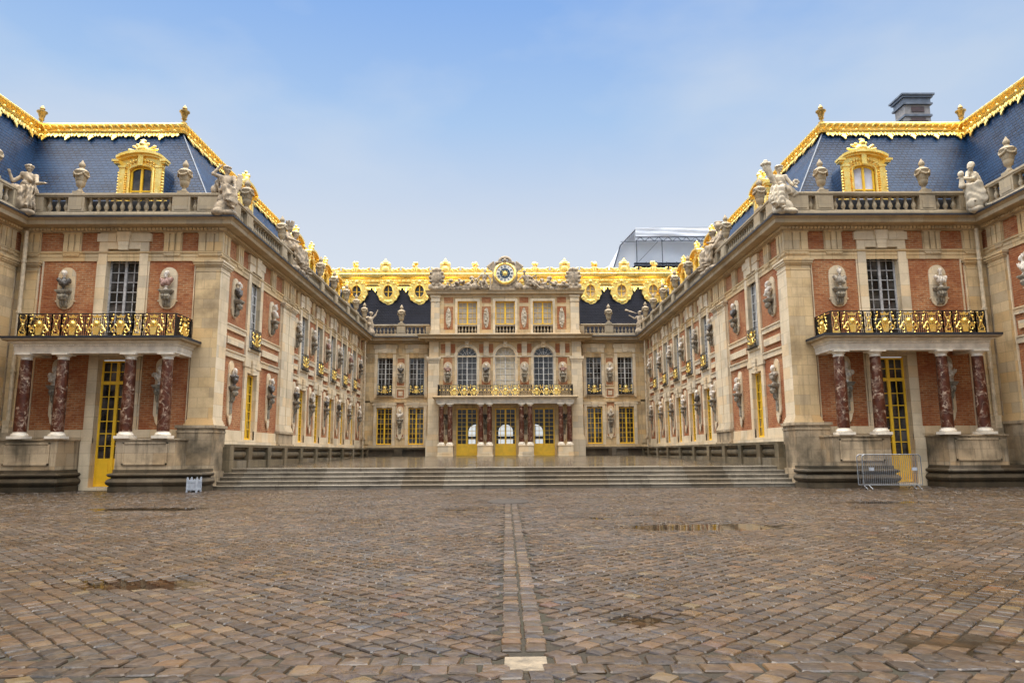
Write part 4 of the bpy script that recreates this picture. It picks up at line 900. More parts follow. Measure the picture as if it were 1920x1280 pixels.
# ------------------------------------------------------------------ outer wings that run towards the camera on both sides
def outer_wing(sd):
    nm = SN[sd]
    r = root('palace_wing', (sd*20.6, 19, 0), f'outer brick and stone wing running towards the camera along the {nm} edge', 'palace wing', 'palace wings round the court')
    P = lambda n, mb, m, par=None, sm=35: part(n, mb, m, par or r, sd, sm)
    wc = [25.4, 20.6, 15.8, 11.0]; bb = [(26.5, 28.85), (21.7, 24.3), (16.9, 19.5), (12.1, 14.7), (8, 9.9)]
    ops = [(c-.67, c+.67, a, b) for c in wc for a, b in ((2.1, 5.25), (6.42, 10.2))]
    mb = MB(); FO.wall(mb, 8, YW, 0, 11.2, ops); mb.quad((XO, 8, 0), (33, 8, 0), (33, 8, 11.2), (XO, 8, 11.2)); P('wall', mb, 'brick')
    mb = MB(); FO.box(mb, 8, YW, 0, 2.12, .10)
    for a, b in zip([8]+[c+.67 for c in sorted(wc)], [c-.67 for c in sorted(wc)]+[YW]): FO.box(mb, a, b, 2.12, 2.5, .07)
    P('base_course', mb, 'base_stone')
    mb = MB(); mb.sweep(PATH, FRZ, 0, 1); [triglyph(FO, mb, (a+b)/2, .72, 10.1, 10.93) for a, b in bb]; triglyph(FO, mb, 29.45, .95, 10.1, 10.93)
    for v in np.arange(8.1, 30.0, .16): mb.box(XO-.30, XO-.19, v, v+.115, 10.98, 11.08)
    P('frieze', mb, 'stone'); mb = MB(); [brick_bay(FO, mb, a, b) for a, b in bb]; FO.box(mb, 28.85, 30.3, 2.4, 9.7, .045); P('stone_band', mb, 'frame_stone')
    mb = MB(); mb.sweep(PATH, CORN, 0, 1); P('cornice', mb, 'cornice_stone'); mb = MB(); mb.sweep(PATH, FLASH, 0, 1); P('cornice_flashing', mb, 'dark_lead')
    mb = MB(); pilaster(FO, mb, 28.95, 29.95); P('pilaster', mb, 'stone'); mb = MB(); FO.box(mb, 28.8, 30.3, .5, 2.6, .25); FO.box(mb, 28.75, 30.3, 2.5, 2.62, .3)
    mb.sweep([(XO, 8), (XO, 28.6)], [(-.1, 0), (.5, 0), (.5, .2), (.45, .22), (.55, .3), (.58, .38), (.55, .46), (.45, .53), (.42, .56), (.52, .6), (.55, .66), (.52, .71), (.4, .74), (.3, .86), (-.1, .86)]); P('pedestal', mb, 'base_stone')
    for c in wc:
        for kind, z, top in (('upper', 6.42, 10.93), ('lower', 2.1, 5.86)):
            o = put_window(kind, FO, c, z, sd, r, 'window'); mb = MB()
            if kind == 'upper': surround(FO, mb, c, .67, 5.86, 10.2, top); FO.box(mb, c-.67, c+.67, 5.86, 6.42, .085); FO.box(mb, c-.8, c+.8, 6.3, 6.42, .16); k = inst('window_balcony', BALC[0], r, FO.mat(c, .09, 6.46, sd)); sub('gilt_ornament', BALC[1], k)
            else: surround(FO, mb, c, .67, 2.1, 5.25, top)
            FO.reveal(mb, (c-.67, c+.67, z, 5.25 if kind == 'lower' else 10.2)); P('surround', mb, 'frame_stone', o)
    mb = MB(); mb.sweep(PATH, BPL, 0, 1); mb.sweep(PATH, BRL, 0, 1); o = P('balustrade', mb, 'rail_stone')
    pm = balustrade(FO, sd, 20.0, 29.6, [(21.5, 22.3), (24, 24.8), (27.5, 28.3), (28.95, 29.9)], o); P('pedestal', pm, 'rail_stone', o)
    rf = MB(); e = .55; rf.quad((XO+e, 8, 11.9), (XO+e, YW+e, 11.9), (23.1, 34, 17.22), (23.1, 8, 17.22)); rf.quad((23.1, 8, 17.22), (23.1, 34, 17.22), (33, 34, 17.6), (33, 8, 17.6)); rf.quad((XO+e, 8, 11.4), (23.1, 8, 17.22), (33, 8, 17.6), (33, 8, 11.2)); ro = P('roof', rf, 'slate')
    ap = MB(); FO.box(ap, 8, YW+.1, 11.47, 12.43, -.15, -.20); P('shade_apron', ap, 'dark_lead', ro)  # same added dark strip, shading the gaps between balusters by its colour
    cg = MB(); cg.sweep([(23.1, 8), (23.1, 34), (16, 34), (16, 70)], [(-.25, 17.16), (.20, 17.15), (.24, 17.23), (.13, 17.29), (.10, 17.42), (.22, 17.53), (.24, 17.63), (.12, 17.73), (-.1, 17.75), (-.25, 17.67)], 0, 1)
    crest(cg, (23.1, 14, 17.23), (23.1, 34, 17.23), (-1, 0, 0)); P('roof_crest', cg, 'gold', ro, 50)
    lc = MB(); dv = Vector((-(23.1-XO-e), 0, -5.45)); lace(lc, (23.05, 14, 17.19), (23.05, 33.9, 17.19), dv, (-5.45, 0, 23.1-XO-e)); P('roof_valance', lc, 'gold', ro, 50)
    for c in wc[:2]: dormer(FO, c, sd, r, False, -.74)
    return r
WO = {s: outer_wing(s) for s in (-1, 1)}

# ------------------------------------------------------------------ central block at the end of the court
def centre():
    r = root('palace_centre', (0, 61.7, 1.2), 'central stone pavilion at the court end with clock, arched windows and three yellow doors', 'palace front')
    P2 = lambda n, mb, m, par=None, s=1, sm=35: part(n, mb, m, par or r, s, sm)
    fw = [7.75, 10.5]; ZG = 1.17
    for sd in (-1, 1):
        ops = [(c-.67, c+.67, a, b) for c in fw for a, b in ((2.17, 5.4), (6.42, 10.2))]
        mb = MB(); FE.wall(mb, 6.6, XW, 0, 11.2, ops); P2('wall', mb, 'stone', None, sd)
        st = MB(); st.sweep(PATH, FRZ, 3, 4)
        for u in (9.13,): triglyph(FE, st, u, .5, 10.1, 10.93)
        FE.box(st, 6.7, XW, 5.78, 5.92, .12); FE.box(st, 6.7, XW, 1.9, 2.1, .12); FE.box(st, 11.75, 12.25, 2.2, 9.25, .12); FE.box(st, 11.7, 12.28, 9.25, 9.65, .17); P2('stone_band', st, 'stone', None, sd)
        br = MB(); fr = MB()
        for a, b in ((7.23, 9.62), (6.2, 6.9), (2.8, 5.72)):
            FE.box(br, 9.13-.32, 9.13+.32, a, b, .012)
            for q in ((9.13-.39, 9.13-.32, a-.07, b+.07), (9.13+.32, 9.13+.39, a-.07, b+.07)): FE.box(fr, *q, .05)
            FE.box(fr, 9.13-.32, 9.13+.32, a-.07, a, .05); FE.box(fr, 9.13-.32, 9.13+.32, b, b+.07, .05)
        FE.box(fr, 9.13-.18, 9.13+.18, 6.36, 6.74, .05); P2('brick_panel', br, 'brick', None, sd); P2('panel_frame', fr, 'frame_stone', None, sd)
        mb = MB(); mb.sweep(PATH, CORN, 3, 4); P2('cornice', mb, 'cornice_stone', None, sd); mb = MB(); mb.sweep(PATH, FLASH, 3, 4); P2('cornice_flashing', mb, 'dark_lead', None, sd)
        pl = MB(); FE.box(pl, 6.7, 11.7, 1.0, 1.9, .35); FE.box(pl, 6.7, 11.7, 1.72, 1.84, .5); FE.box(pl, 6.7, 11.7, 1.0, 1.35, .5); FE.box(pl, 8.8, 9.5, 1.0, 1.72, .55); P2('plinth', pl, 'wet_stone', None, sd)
        for c in fw:
            for kind, z, top in (('upper', 6.42, 10.85), ('lower', 2.17, 5.78)):
                o = put_window(kind, FE, c, z, sd, r, 'window'); mb = MB()
                o.matrix_basis = Matrix.Translation(Vector((sd*c, YE+.26, z))-wloc(r))
                surround(FE, mb, c, .67, z-.25 if kind == 'upper' else 2.1, z+(3.76 if kind == 'upper' else 3.2), top, .26)
                if kind == 'upper': FE.box(mb, c-.8, c+.8, 6.28, 6.42, .16); k = inst('window_balcony', BALC[0], r, Matrix.Translation((sd*c, YE-.09, 6.46))); sub('gilt_ornament', BALC[1], k)
                FE.reveal(mb, (c-.67, c+.67, z, 5.4 if kind == 'lower' else 10.2)); P2('surround', mb, 'frame_stone', o, sd)
        mb = MB(); mb.sweep(PATH, BPL, 3, 4); mb.sweep(PATH, BRL, 3, 4); o = P2('balustrade', mb, 'rail_stone', None, sd)
        pm = balustrade(FE, sd, 6.95, 11.75, [(6.5, 6.95), (8.75, 9.5), (11.75, 12.2)], o); P2('pedestal', pm, 'rail_stone', o, sd)
    # pavilion
    AW = [-3.3, 0, 3.3]; hw = .86
    ops = [(c-hw, c+hw, 6.04, 10.48) for c in AW]+[(c-.89, c+.89, ZG, 5.2) for c in AW]
    mb = MB(); FP.wall(mb, -6.64, 6.64, 0, 11.2, ops); mb.box(-6.64, -6.6, YP, YE, 0, 11.2); mb.box(6.6, 6.64, YP, YE, 0, 11.2)
    n = 16
    for c in AW:                                          # spandrels that round the window heads
        for i in range(n):
            t0, t1 = math.pi*i/n, math.pi*(i+1)/n; p = [(c+hw*math.cos(t), 9.62+hw*math.sin(t)) for t in (t0, t1)]
            mb.quad((p[0][0], YP, p[0][1]), (p[1][0], YP, p[1][1]), (p[1][0], YP, 10.48), (p[0][0], YP, 10.48)); mb.quad((p[0][0], YP, p[0][1]), (p[1][0], YP, p[1][1]), (p[1][0], YP+.36, p[1][1]), (p[0][0], YP+.36, p[0][1]))
    P2('wall', mb, 'stone')
    for c in AW:
        o = inst('window', WIN['arch' if c else 'archb'][0], r, Matrix.Translation((c, YP+.22, 6.04))); sub('pane', WIN['arch' if c else 'archb'][1], o); mb = MB()
        mb.box(c-hw-.2, c-hw, YP-.08, YP, 6.04, 9.62); mb.box(c+hw, c+hw+.2, YP-.08, YP, 6.04, 9.62)
        for i in range(n):
            t0, t1 = math.pi*i/n, math.pi*(i+1)/n
            mb.plate([(hw*math.cos(t0), hw*math.sin(t0)), ((hw+.26)*math.cos(t0), (hw+.26)*math.sin(t0)), ((hw+.26)*math.cos(t1), (hw+.26)*math.sin(t1)), (hw*math.cos(t1), hw*math.sin(t1))], (c, YP, 9.62), (1, 0, 0), (0, 0, 1), (0, -1, 0), .10)
        mb.box(c-.18, c+.18, YP-.26, YP, 10.42, 10.95); mb.ball((c, YP-.24, 10.72), .16, 8)
        for x in (c-hw, c+hw): mb.quad((x, YP, 6.04), (x, YP+.36, 6.04), (x, YP+.36, 9.62), (x, YP, 9.62))
        P2('surround', mb, 'frame_stone', o)
        d = inst('door', WIN['cdoor'][0], r, Matrix.Translation((c, YP+.25, ZG+.02))); sub('pane', WIN['cdoor'][1], d); mb = MB(); FP.reveal(mb, (c-.89, c+.89, ZG, 5.2)); P2('surround', mb, 'frame_stone', d)
    st = MB()
    for sg in (-1, 1):
        pm = MB()
        for d_, a, b in ((0, 2.9, 9.1), (.03, 9.1, 9.25), (.08, 9.25, 9.4), (.14, 9.4, 9.62), (.05, 2.75, 2.9), (.10, 2.6, 2.75), (.14, 1.1, 2.6)): pm.box(min(sg*(5.68-d_), sg*(6.62+d_)), max(sg*(5.68-d_), sg*(6.62+d_)), YP-.2-d_, YP, a, b)
        P2('pilaster', pm, 'frame_stone'); pm = MB(); pm.box(min(sg*5.75, sg*6.55), max(sg*5.75, sg*6.55), YP-.16, YP, 9.62, 10.93); [pm.box(sg*5.75+sg*.1+sg*.22*i-.06, sg*5.75+sg*.1+sg*.22*i+.06, YP-.20, YP, 10.05, 10.9) for i in range(3)]; P2('frieze', pm, 'frame_stone')
    br, fr = MB(), MB()
    for x, w_ in ((-4.95, .39), (-1.65, .39), (1.65, .39), (4.95, .39)):
        for a, b in ((7.2, 9.55), (2.9, 5.2)): FP.box(br, x-w_, x+w_, a, b, .012)
        for a, b in ((9.95, 10.75),): FP.box(br, x-.62, x-.24, a, b, .012); FP.box(br, x+.24, x+.62, a, b, .012); FP.box(fr, x-.22, x+.22, 9.7, 10.93, .10)
    P2('brick_panel', br, 'brick'); FP.box(fr, -5.6, 5.6, 9.60, 9.72, .07); P2('panel_frame', fr, 'frame_stone')
    PP = [(6.64, YE-.02), (6.64, YP), (-6.64, YP), (-6.64, YE-.02)]
    mb = MB(); mb.sweep(PP, [(o_+.10, z) for o_, z in CORN]); mb.box(-6.7, 6.7, YP-.3, 68, 11.2, 11.47); P2('cornice', mb, 'cornice_stone')
    # portico: paired columns on pedestals
    po = MB(); F = 60.45
    for x in (-4.99, -1.70, 1.70, 4.99):
        po.box(x-.62, x+.62, F-.32, YP, 1.0, 1.98); po.box(x-.68, x+.68, F-.38, YP, 1.0, 1.25); po.box(x-.5, x+.5, F-.345, F-.3, 1.35, 1.9); po.box(x-.66, x+.66, F-.36, YP, 1.98, 2.05)
    pt = P2('portico', po, 'frame_stone')
    EP = [(5.75, YP), (5.75, F-.2), (-5.75, F-.2), (-5.75, YP)]
    mb = MB(); mb.sweep(EP, [(-.5, 5.50), (0, 5.50), (0, 5.62), (.03, 5.62), (.03, 5.80), (.10, 5.88), (.18, 5.92), (.18, 5.95), (-.5, 5.95)]); mb.box(-5.7, 5.7, F-.15, YP, 5.82, 5.94); P2('entablature', mb, 'white_marble', pt)
    mb = MB(); mb.sweep(EP, [(-1, 5.95), (.28, 5.95), (.34, 6.0), (.34, 6.06), (.28, 6.14), (-1, 6.15)]); mb.box(-5.3, 5.3, F+.1, YP, 5.96, 6.14); P2('balcony_slab', mb, 'cornice_stone', pt)
    for x in (-4.99, -1.70, 1.70, 4.99):
        for s_ in (-.36, .36):
            mb = MB(); mb.lathe([(.215, 2.3), (.22, 3.2), (.20, 4.4), (.185, 5.28)], 16, (x+s_, F, 0)); P2('column', mb, 'red_marble', pt, 1, 60)
            mb = MB(); mb.box(x+s_-.29, x+s_+.29, F-.29, F+.29, 2.05, 2.15); mb.lathe([(.28, 2.15), (.28, 2.2), (.23, 2.25), (.23, 2.31)], 16, (x+s_, F, 0)); mb.lathe([(.19, 5.27), (.21, 5.3), (.19, 5.34), (.26, 5.42)], 16, (x+s_, F, 0)); mb.box(x+s_-.28, x+s_+.28, F-.28, F+.28, 5.42, 5.505); P2('column_base_and_capital', mb, 'white_marble', pt)
    ir, go = railing([(5.65, YP-.1), (5.65, F-.15), (-5.65, F-.15), (-5.65, YP-.1)], 6.15, .94, {1: ('d', 'd', 'd', 'sss', 'd', 'd', 'd', 'sss', 'd', 'd', 'd', 'sss', 'd', 'd', 'd'), 0: ('d', 'd', 'd'), 2: ('d', 'd', 'd')})
    o = P2('railing', ir, 'iron', pt); P2('gilt_ornament', go, 'gold', o, 1, 60)
    # attic storey
    FA = Face('f', YP+.25); ops = [(c-hw, c+hw, 11.7, 14.56) for c in AW]
    mb = MB(); FA.wall(mb, -6.5, 6.5, 11.4, 15.2, ops); [FA.reveal(mb, o_) for o_ in ops]; mb.quad((-6.5, YP+.25, 11.4), (-6.5, 68, 11.4), (-6.5, 68, 15.3), (-6.5, YP+.25, 15.3)); mb.quad((6.5, YP+.25, 11.4), (6.5, 68, 11.4), (6.5, 68, 15.3), (6.5, YP+.25, 15.3)); at = P2('attic_wall', mb, 'stone')
    mb = MB(); FA.box(mb, -6.6, 6.6, 11.46, 11.7, .22); FA.box(mb, -6.5, 6.5, 14.95, 15.1, .06)
    for c in AW:
        for q in ((c-hw-.22, c-hw, 11.7, 14.78), (c+hw, c+hw+.22, 11.7, 14.78), (c-hw, c+hw, 14.56, 14.78)): FA.box(mb, *q, .10)
    for sg in (-1, 1):
        for d_, a, b in ((0, 11.7, 14.5), (.05, 14.5, 14.6), (.02, 14.6, 14.9), (.08, 14.9, 15.1), (.05, 11.7, 11.95)): FA.box(mb, min(sg*(5.72-d_), sg*(6.46+d_)), max(sg*(5.72-d_), sg*(6.46+d_)), a, b, .14+d_)
    P2('attic_stonework', mb, 'frame_stone', at)
    br, rl = MB(), MB()
    for x in (-4.95, -1.65, 1.65, 4.95):
        FA.box(br, x-.40, x+.40, 12.05, 14.1, .012); FA.box(br, x-.40, x+.40, 14.4, 14.92, .012)
        pts = [(.24*math.cos(t)*(1 if abs(math.sin(t)) < .7 else .85), .9*math.sin(t)) for t in np.linspace(0, 2*math.pi, 25)[:-1]]; rl.plate(pts, (x, YP+.24, 13.08), (1, 0, 0), (0, 0, 1), (0, -1, 0), .06)
        B = [('e', (x+random.uniform(-.13, .13), YP+.17, 13.08+random.uniform(-.75, .75)), (random.uniform(.05, .11), .06, random.uniform(.05, .13))) for _ in range(22)]; sculpt(rl, B, h=.03, k=.02)
    P2('attic_brick_panel', br, 'brick', at); P2('relief_panel', rl, 'pale_statue', at)
    for c in AW:
        o = inst('window', WIN['attic'][0], r, Matrix.Translation((c, YP+.5, 12.5))); sub('pane', WIN['attic'][1], o)
        mb = MB(); mb.box(c-hw, c+hw, YP+.22, YP+.5, 12.36, 12.5); mb.box(c-hw, c+hw, YP+.2, YP+.5, 11.69, 11.76); o = P2('window_balustrade', mb, 'rail_stone')
        for i in range(6): inst('baluster', BAL, o, Matrix.Translation((c-hw+2*hw*(i+.5)/6, YP+.33, 11.745)) @ Matrix.Scale(.96, 4))
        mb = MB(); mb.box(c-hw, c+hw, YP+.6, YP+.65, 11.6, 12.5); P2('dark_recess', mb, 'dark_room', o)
    AP = [(6.5, 66), (6.5, YP+.25), (-6.5, YP+.25), (-6.5, 66)]
    mb = MB(); mb.sweep(AP, [(-.3, 15.05), (.12, 15.05), (.16, 15.14), (.36, 15.18), (.38, 15.34), (.46, 15.42), (.48, 15.47), (-.3, 15.5)]); mb.box(-6.4, 6.4, YP+.3, 68, 15.2, 15.49); P2('attic_cornice', mb, 'cornice_stone', at)
    # clock
    mb = MB(); Z, Yc = 16.98, YP+.02
    mb.lathe([(1.08, -.25), (1.12, 0), (1.0, .10)], 32); mb.xf(Matrix.Translation((0, Yc, Z)) @ Matrix.Rotation(math.pi/2, 4, 'X'))
    mb.plate([(-1.4, -1.5), (1.4, -1.5), (1.1, -.8), (1.1, .5), (.85, 1.0), (.45, 1.2), (-.45, 1.2), (-.85, 1.0), (-1.1, .5), (-1.1, -.8)], (0, Yc+.5, Z), (1, 0, 0), (0, 0, 1), (0, -1, 0), .45)
    B = [('e', (.48*math.cos(t), Yc-.02, Z+1.06+.40*math.sin(t)), (.14, .16, .14)) for t in np.linspace(-.1, math.pi+.1, 13)]+[('e', (0, Yc-.12, Z+1.18), (.15, .16, .17)), ('c', (-.75, Yc, Z+.98), (.75, Yc, Z+.98), .13, .13)]
    for sg in (-1, 1):
        for k in range(5): B.append(('c', (sg*.8, Yc+.1, Z+.1+.1*k), (sg*(1.55-.13*k), Yc+.1, Z+.62+.10*k), .08, .06)); B.append(('e', (sg*(1.54-.13*k), Yc+.1, Z+.66+.10*k), (.10, .08, .12)))
    sculpt(mb, B, h=.05, k=.05); ck = P2('clock', mb, 'statue', None, 1, 50)
    def ring(r0, r1, y0, y1, nn=48):
        g = MB(); vs = [(r*math.cos(2*math.pi*k/nn), y, r*math.sin(2*math.pi*k/nn)) for k in range(nn) for r, y in ((r0, y0), ((r0+r1)/2, y1), (r1, y0))]
        g.add(vs, [(3*k+j, 3*((k+1) % nn)+j, 3*((k+1) % nn)+j+1, 3*k+j+1) for k in range(nn) for j in (0, 1)]); return g.xf(Matrix.Translation((0, Yc, Z)))
    P2('gilt_ring', ring(.74, 1.0, -.10, -.22), 'gold', ck, 1, 60)
    g = MB(); g.lathe([(.76, 0), (.76, .03)], 40).xf(Matrix.Translation((0, Yc-.11, Z)) @ Matrix.Rotation(math.pi/2, 4, 'X')); P2('dial', g, 'dial_white', ck)
    g = MB(); g.lathe([(.45, 0), (.45, .025)], 40).xf(Matrix.Translation((0, Yc-.142, Z)) @ Matrix.Rotation(math.pi/2, 4, 'X')); P2('dial_centre', g, 'dial_blue', ck)
    g = MB()
    for k in range(16):
        t = 2*math.pi*k/16; R_ = .42 if k % 2 == 0 else .31; g.plate([(.13*math.cos(t-.19), .13*math.sin(t-.19)), (R_*math.cos(t), R_*math.sin(t)), (.13*math.cos(t+.19), .13*math.sin(t+.19))], (0, Yc-.168, Z), (1, 0, 0), (0, 0, 1), (0, -1, 0), .03)
    g.ball((0, Yc-.19, Z), .155, 12, 1, .3)
    t = math.pi/2+2*math.pi*(10.2/12)*-1; g.plate([(.03*math.sin(t), -.03*math.cos(t)), (.6*math.cos(t), .6*math.sin(t)), (-.03*math.sin(t), .03*math.cos(t))], (0, Yc-.21, Z), (1, 0, 0), (0, 0, 1), (0, -1, 0), .02); P2('gilt_sun', g, 'gold', ck)
    g = MB()
    for k, num in enumerate(('XII', 'I', 'II', 'III', 'IIII', 'V', 'VI', 'VII', 'VIII', 'IX', 'X', 'XI')):
        t = math.pi/2-2*math.pi*k/12; ey = Vector((math.cos(t), 0, math.sin(t))); ex = Vector((math.sin(t), 0, -math.cos(t))); c = Vector((0, Yc-.142, Z))+ey*.60; ws = [{'I': .05, 'V': .12, 'X': .12}[q] for q in num]; x = -sum(ws)/2
        for q, w_ in zip(num, ws):
            S = {'I': [((.5, 0), (.5, 1))], 'V': [((.1, 1), (.5, 0)), ((.5, 0), (.9, 1))], 'X': [((.1, 0), (.9, 1)), ((.1, 1), (.9, 0))]}[q]
            for (a, b), (a2, b2) in S:
                p, q2 = Vector((x+a*w_, (b-.5)*.19)), Vector((x+a2*w_, (b2-.5)*.19)); nn = Vector((-(q2-p).y, (q2-p).x)).normalized()*.013
                g.plate([tuple(p-nn), tuple(q2-nn), tuple(q2+nn), tuple(p+nn)], c, ex, ey, (0, -1, 0), .02)
            x += w_
    P2('numerals', g, 'dial_blue', ck)
    # vestibule behind the glazed doors, open to the garden through arches
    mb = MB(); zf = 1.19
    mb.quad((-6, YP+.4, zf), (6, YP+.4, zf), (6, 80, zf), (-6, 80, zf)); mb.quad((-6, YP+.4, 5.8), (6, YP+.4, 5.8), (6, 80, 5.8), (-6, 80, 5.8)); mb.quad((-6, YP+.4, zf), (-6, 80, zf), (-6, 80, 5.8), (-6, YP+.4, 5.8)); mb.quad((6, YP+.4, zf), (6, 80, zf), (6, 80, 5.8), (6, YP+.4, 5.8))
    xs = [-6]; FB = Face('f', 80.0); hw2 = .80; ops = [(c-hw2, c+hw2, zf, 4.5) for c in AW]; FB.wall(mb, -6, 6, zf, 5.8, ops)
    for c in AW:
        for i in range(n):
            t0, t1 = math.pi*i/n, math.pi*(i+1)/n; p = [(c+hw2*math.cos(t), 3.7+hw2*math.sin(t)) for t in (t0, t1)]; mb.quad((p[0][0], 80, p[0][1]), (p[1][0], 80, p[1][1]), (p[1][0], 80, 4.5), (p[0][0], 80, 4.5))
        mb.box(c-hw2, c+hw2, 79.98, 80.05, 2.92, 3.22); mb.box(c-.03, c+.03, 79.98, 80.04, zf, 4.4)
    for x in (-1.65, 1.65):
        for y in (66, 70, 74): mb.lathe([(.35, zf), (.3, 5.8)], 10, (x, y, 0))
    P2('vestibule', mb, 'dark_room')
    return r
CE = centre()

def mirror_hall():
    r = root('palace_hall', (0, 70, 0), 'long dark slate roof with gilded cornice and oval dormers behind the clock pavilion', 'palace roof')
    X, yb, yr, zb, zc = 18.4, 69.4, 72.0, 11.2, 18.7
    mb = MB(); mb.box(-X, X, 69.3, 79.9, 5.9, 11.2); P_ = lambda n, m_, mat, par=None, sm=35: part(n, m_, mat, par or r, 1, sm); P_('wall', mb, 'stone')
    mb = MB(); mb.quad((-X, yb, zb), (X, yb, zb), (X, yr, zc), (-X, yr, zc)); mb.quad((-X, yr, zc), (X, yr, zc), (X, 78, zc+.3), (-X, 78, zc+.3)); mb.quad((-X, 78, zc+.3), (X, 78, zc+.3), (X, 80, zb), (-X, 80, zb)); mb.add([(-X, yb, zb), (-X, yr, zc), (-X, 78, zc+.3), (-X, 80, zb)], [(0, 1, 2, 3)]); mb.add([(X, yb, zb), (X, yr, zc), (X, 78, zc+.3), (X, 80, zb)], [(0, 1, 2, 3)]); ro = P_('roof', mb, 'dark_slate')
    yf = 72.0; HP = [(X, 78), (X, yf), (-X, yf), (-X, 78)]
    mb = MB(); mb.sweep(HP, [(-.3, 18.05), (.12, 18.05), (.14, 18.35), (.22, 18.4), (.22, 18.52), (.34, 18.62), (.36, 18.74), (.26, 18.80), (.22, 18.98), (.42, 19.10), (.50, 19.24), (.50, 19.33), (.55, 19.45), (.5, 19.52), (-.3, 19.52)])
    for x in np.arange(-18.2, 18.3, .45): mb.ball((x, yf-.24, 18.9), .085, 6)
    P_('gilt_cornice', mb, 'gold', ro, 40)
    cr_ = MB(); ex, ez, en = (1, 0, 0), (0, 0, 1), (0, -1, 0); yc = yf-.22
    cr_.box(-18.3, 18.3, yc+.12, yc+.2, 19.5, 19.92); cr_.box(-18.3, 18.3, yc-.05, yc+.22, 19.5, 19.58)
    for k in range(-6, 7):
        x = k*3.05
        if abs(x) > 18: continue
        if k % 2 == 0:                                    # crowned cartouche
            cr_.plate([(-.56, 0), (.56, 0), (.60, .5), (.5, .85), (-.5, .85), (-.60, .5)], (x, yc, 19.5), ex, ez, en, .22); sculpt(cr_, [('e', (x, yc-.2, 19.95), (.40, .12, .36)), ('e', (x, yc-.1, 20.5), (.45, .2, .13)), ('e', (x, yc-.1, 20.68), (.33, .2, .17)), ('e', (x, yc-.1, 20.88), (.16, .15, .14)), ('e', (x, yc-.1, 21.05), (.06, .06, .1))]+[('e', (x+.48*math.cos(t), yc-.1, 20.48+.15*abs(math.sin(t*2))), (.08, .1, .09)) for t in np.linspace(0, math.pi, 7)], h=.06, k=.04)
            for sg in (-1, 1): cr_.tube([(x+sg*(.62+.1*math.cos(t)), yc-.18, 19.72+.13*math.sin(t)) for t in np.linspace(0, 6, 8)], .06, 5)
        else:                                             # vase of flowers
            cr_.lathe([(.16, 0), (.12, .1), (.15, .25), (.26, .6), (.22, .68), (.25, .74)], 10, (x, yc, 19.5)); sculpt(cr_, [('e', (x+random.uniform(-.26, .26), yc+random.uniform(-.2, .2), 20.5+random.uniform(-.16, .2)), (random.uniform(.09, .15),)*3) for _ in range(16)], h=.06, k=.03)
    for k in range(-12, 12):                              # scroll panels with garlands between them
        x0, x1 = k*1.525+.10, (k+1)*1.525-.10
        if max(abs(x0), abs(x1)) > 18.3: continue
        w_ = x1-x0; lo = k % 2 == 0; hh = [.56-.20*math.sin(math.pi*(i/8)) if True else 0 for i in range(9)]
        top = [(w_*i/8, .42+.34*(1-math.sin(math.pi*i/8))*.6+(.10 if (i == 4) else 0)) for i in range(9)]
        cr_.plate([(0, 0), (w_, 0)]+top[::-1], (x0, yc+.1, 19.5), ex, ez, en, .09)
        cr_.tube([(x0+w_*i/8, yc-.02, 19.5+top[i][1]+.03) for i in range(9)], .055, 6)
        for sg in (0, 1):
            c = x0+w_*(.27 if sg == 0 else .73); cr_.tube([(c+(.20-.018*i)*math.cos(i*.9+(0 if sg else math.pi)), yc-.03, 19.78+(.20-.018*i)*math.sin(i*.9)) for i in range(10)], .045, 5)
        cr_.plate([(-.14, 0), (.14, 0), (.2, .25), (0, .52), (-.2, .25)], (x0+w_/2, yc+.02, 19.56), ex, ez, en, .10)
    P_('gilt_cresting', cr_, 'gold', ro, 50)
    lc = MB(); dv = Vector((0, -(yr-yb), -(zc-zb))); nv = (0, -(zc-zb), (yr-yb))
    sl = lambda z: yr-(zc-z)*(yr-yb)/(zc-zb)
    xo = [-15.0, -11.8, -8.65, -5.5, 5.5, 8.65, 11.8, 15.0]
    lace(lc, (-18.2, sl(18.1)-.02, 18.1), (18.2, sl(18.1)-.02, 18.1), dv, nv, .78); P_('roof_valance', lc, 'gold', ro, 50)
    fr, gl, sa = MB(), MB(), MB(); n = 28; yo = yf-.55
    def shape(t):
        x, z = math.cos(t), math.sin(t)
        return (1.02*x*(1-.10*math.cos(2*t+math.pi)*.5)+(.10*x*math.sin(7*t)**2), (1.12 if z > 0 else 1.32)*z*(1+.05*math.cos(5*t))-(.14 if abs(t-1.5*math.pi) < .2 else 0))
    for i in range(n):
        t0, t1 = 2*math.pi*i/n, 2*math.pi*(i+1)/n
        q = [(.45*math.cos(t0), .60*math.sin(t0)), shape(t0), shape(t1), (.45*math.cos(t1), .60*math.sin(t1))]; fr.plate(q, (0, 0, 0), ex, ez, en, .12)
        for (a, b), (c, d) in (((q[1]), (q[2])),): fr.quad((a, 0, b), (c, 0, d), (c, .9, d), (a, .9, b))
        fr.quad((q[0][0], 0, q[0][1]), (q[3][0], 0, q[3][1]), (q[3][0], .3, q[3][1]), (q[0][0], .3, q[0][1]))
    el = [(.50*math.cos(t), .65*math.sin(t)) for t in np.linspace(0, 2*math.pi, 29)]; fr.tube([(x, -.14, z) for x, z in el], .07, 6)
    for sg in (-1, 1):
        fr.tube([(sg*(.72+.16*math.cos(t)), -.14, -.72+.2*math.sin(t)) for t in np.linspace(0, 6, 9)], .06, 5); fr.tube([(sg*(.9+.12*math.cos(t)), -.12, .2+.2*math.sin(t)) for t in np.linspace(0, 6, 9)], .055, 5); fr.ball((sg*.55, -.14, .82), .12, 7)
        for i in range(5): fr.ball((sg*(.2+.19*i), -.12, 1.12-.03*i*i), .1, 6)
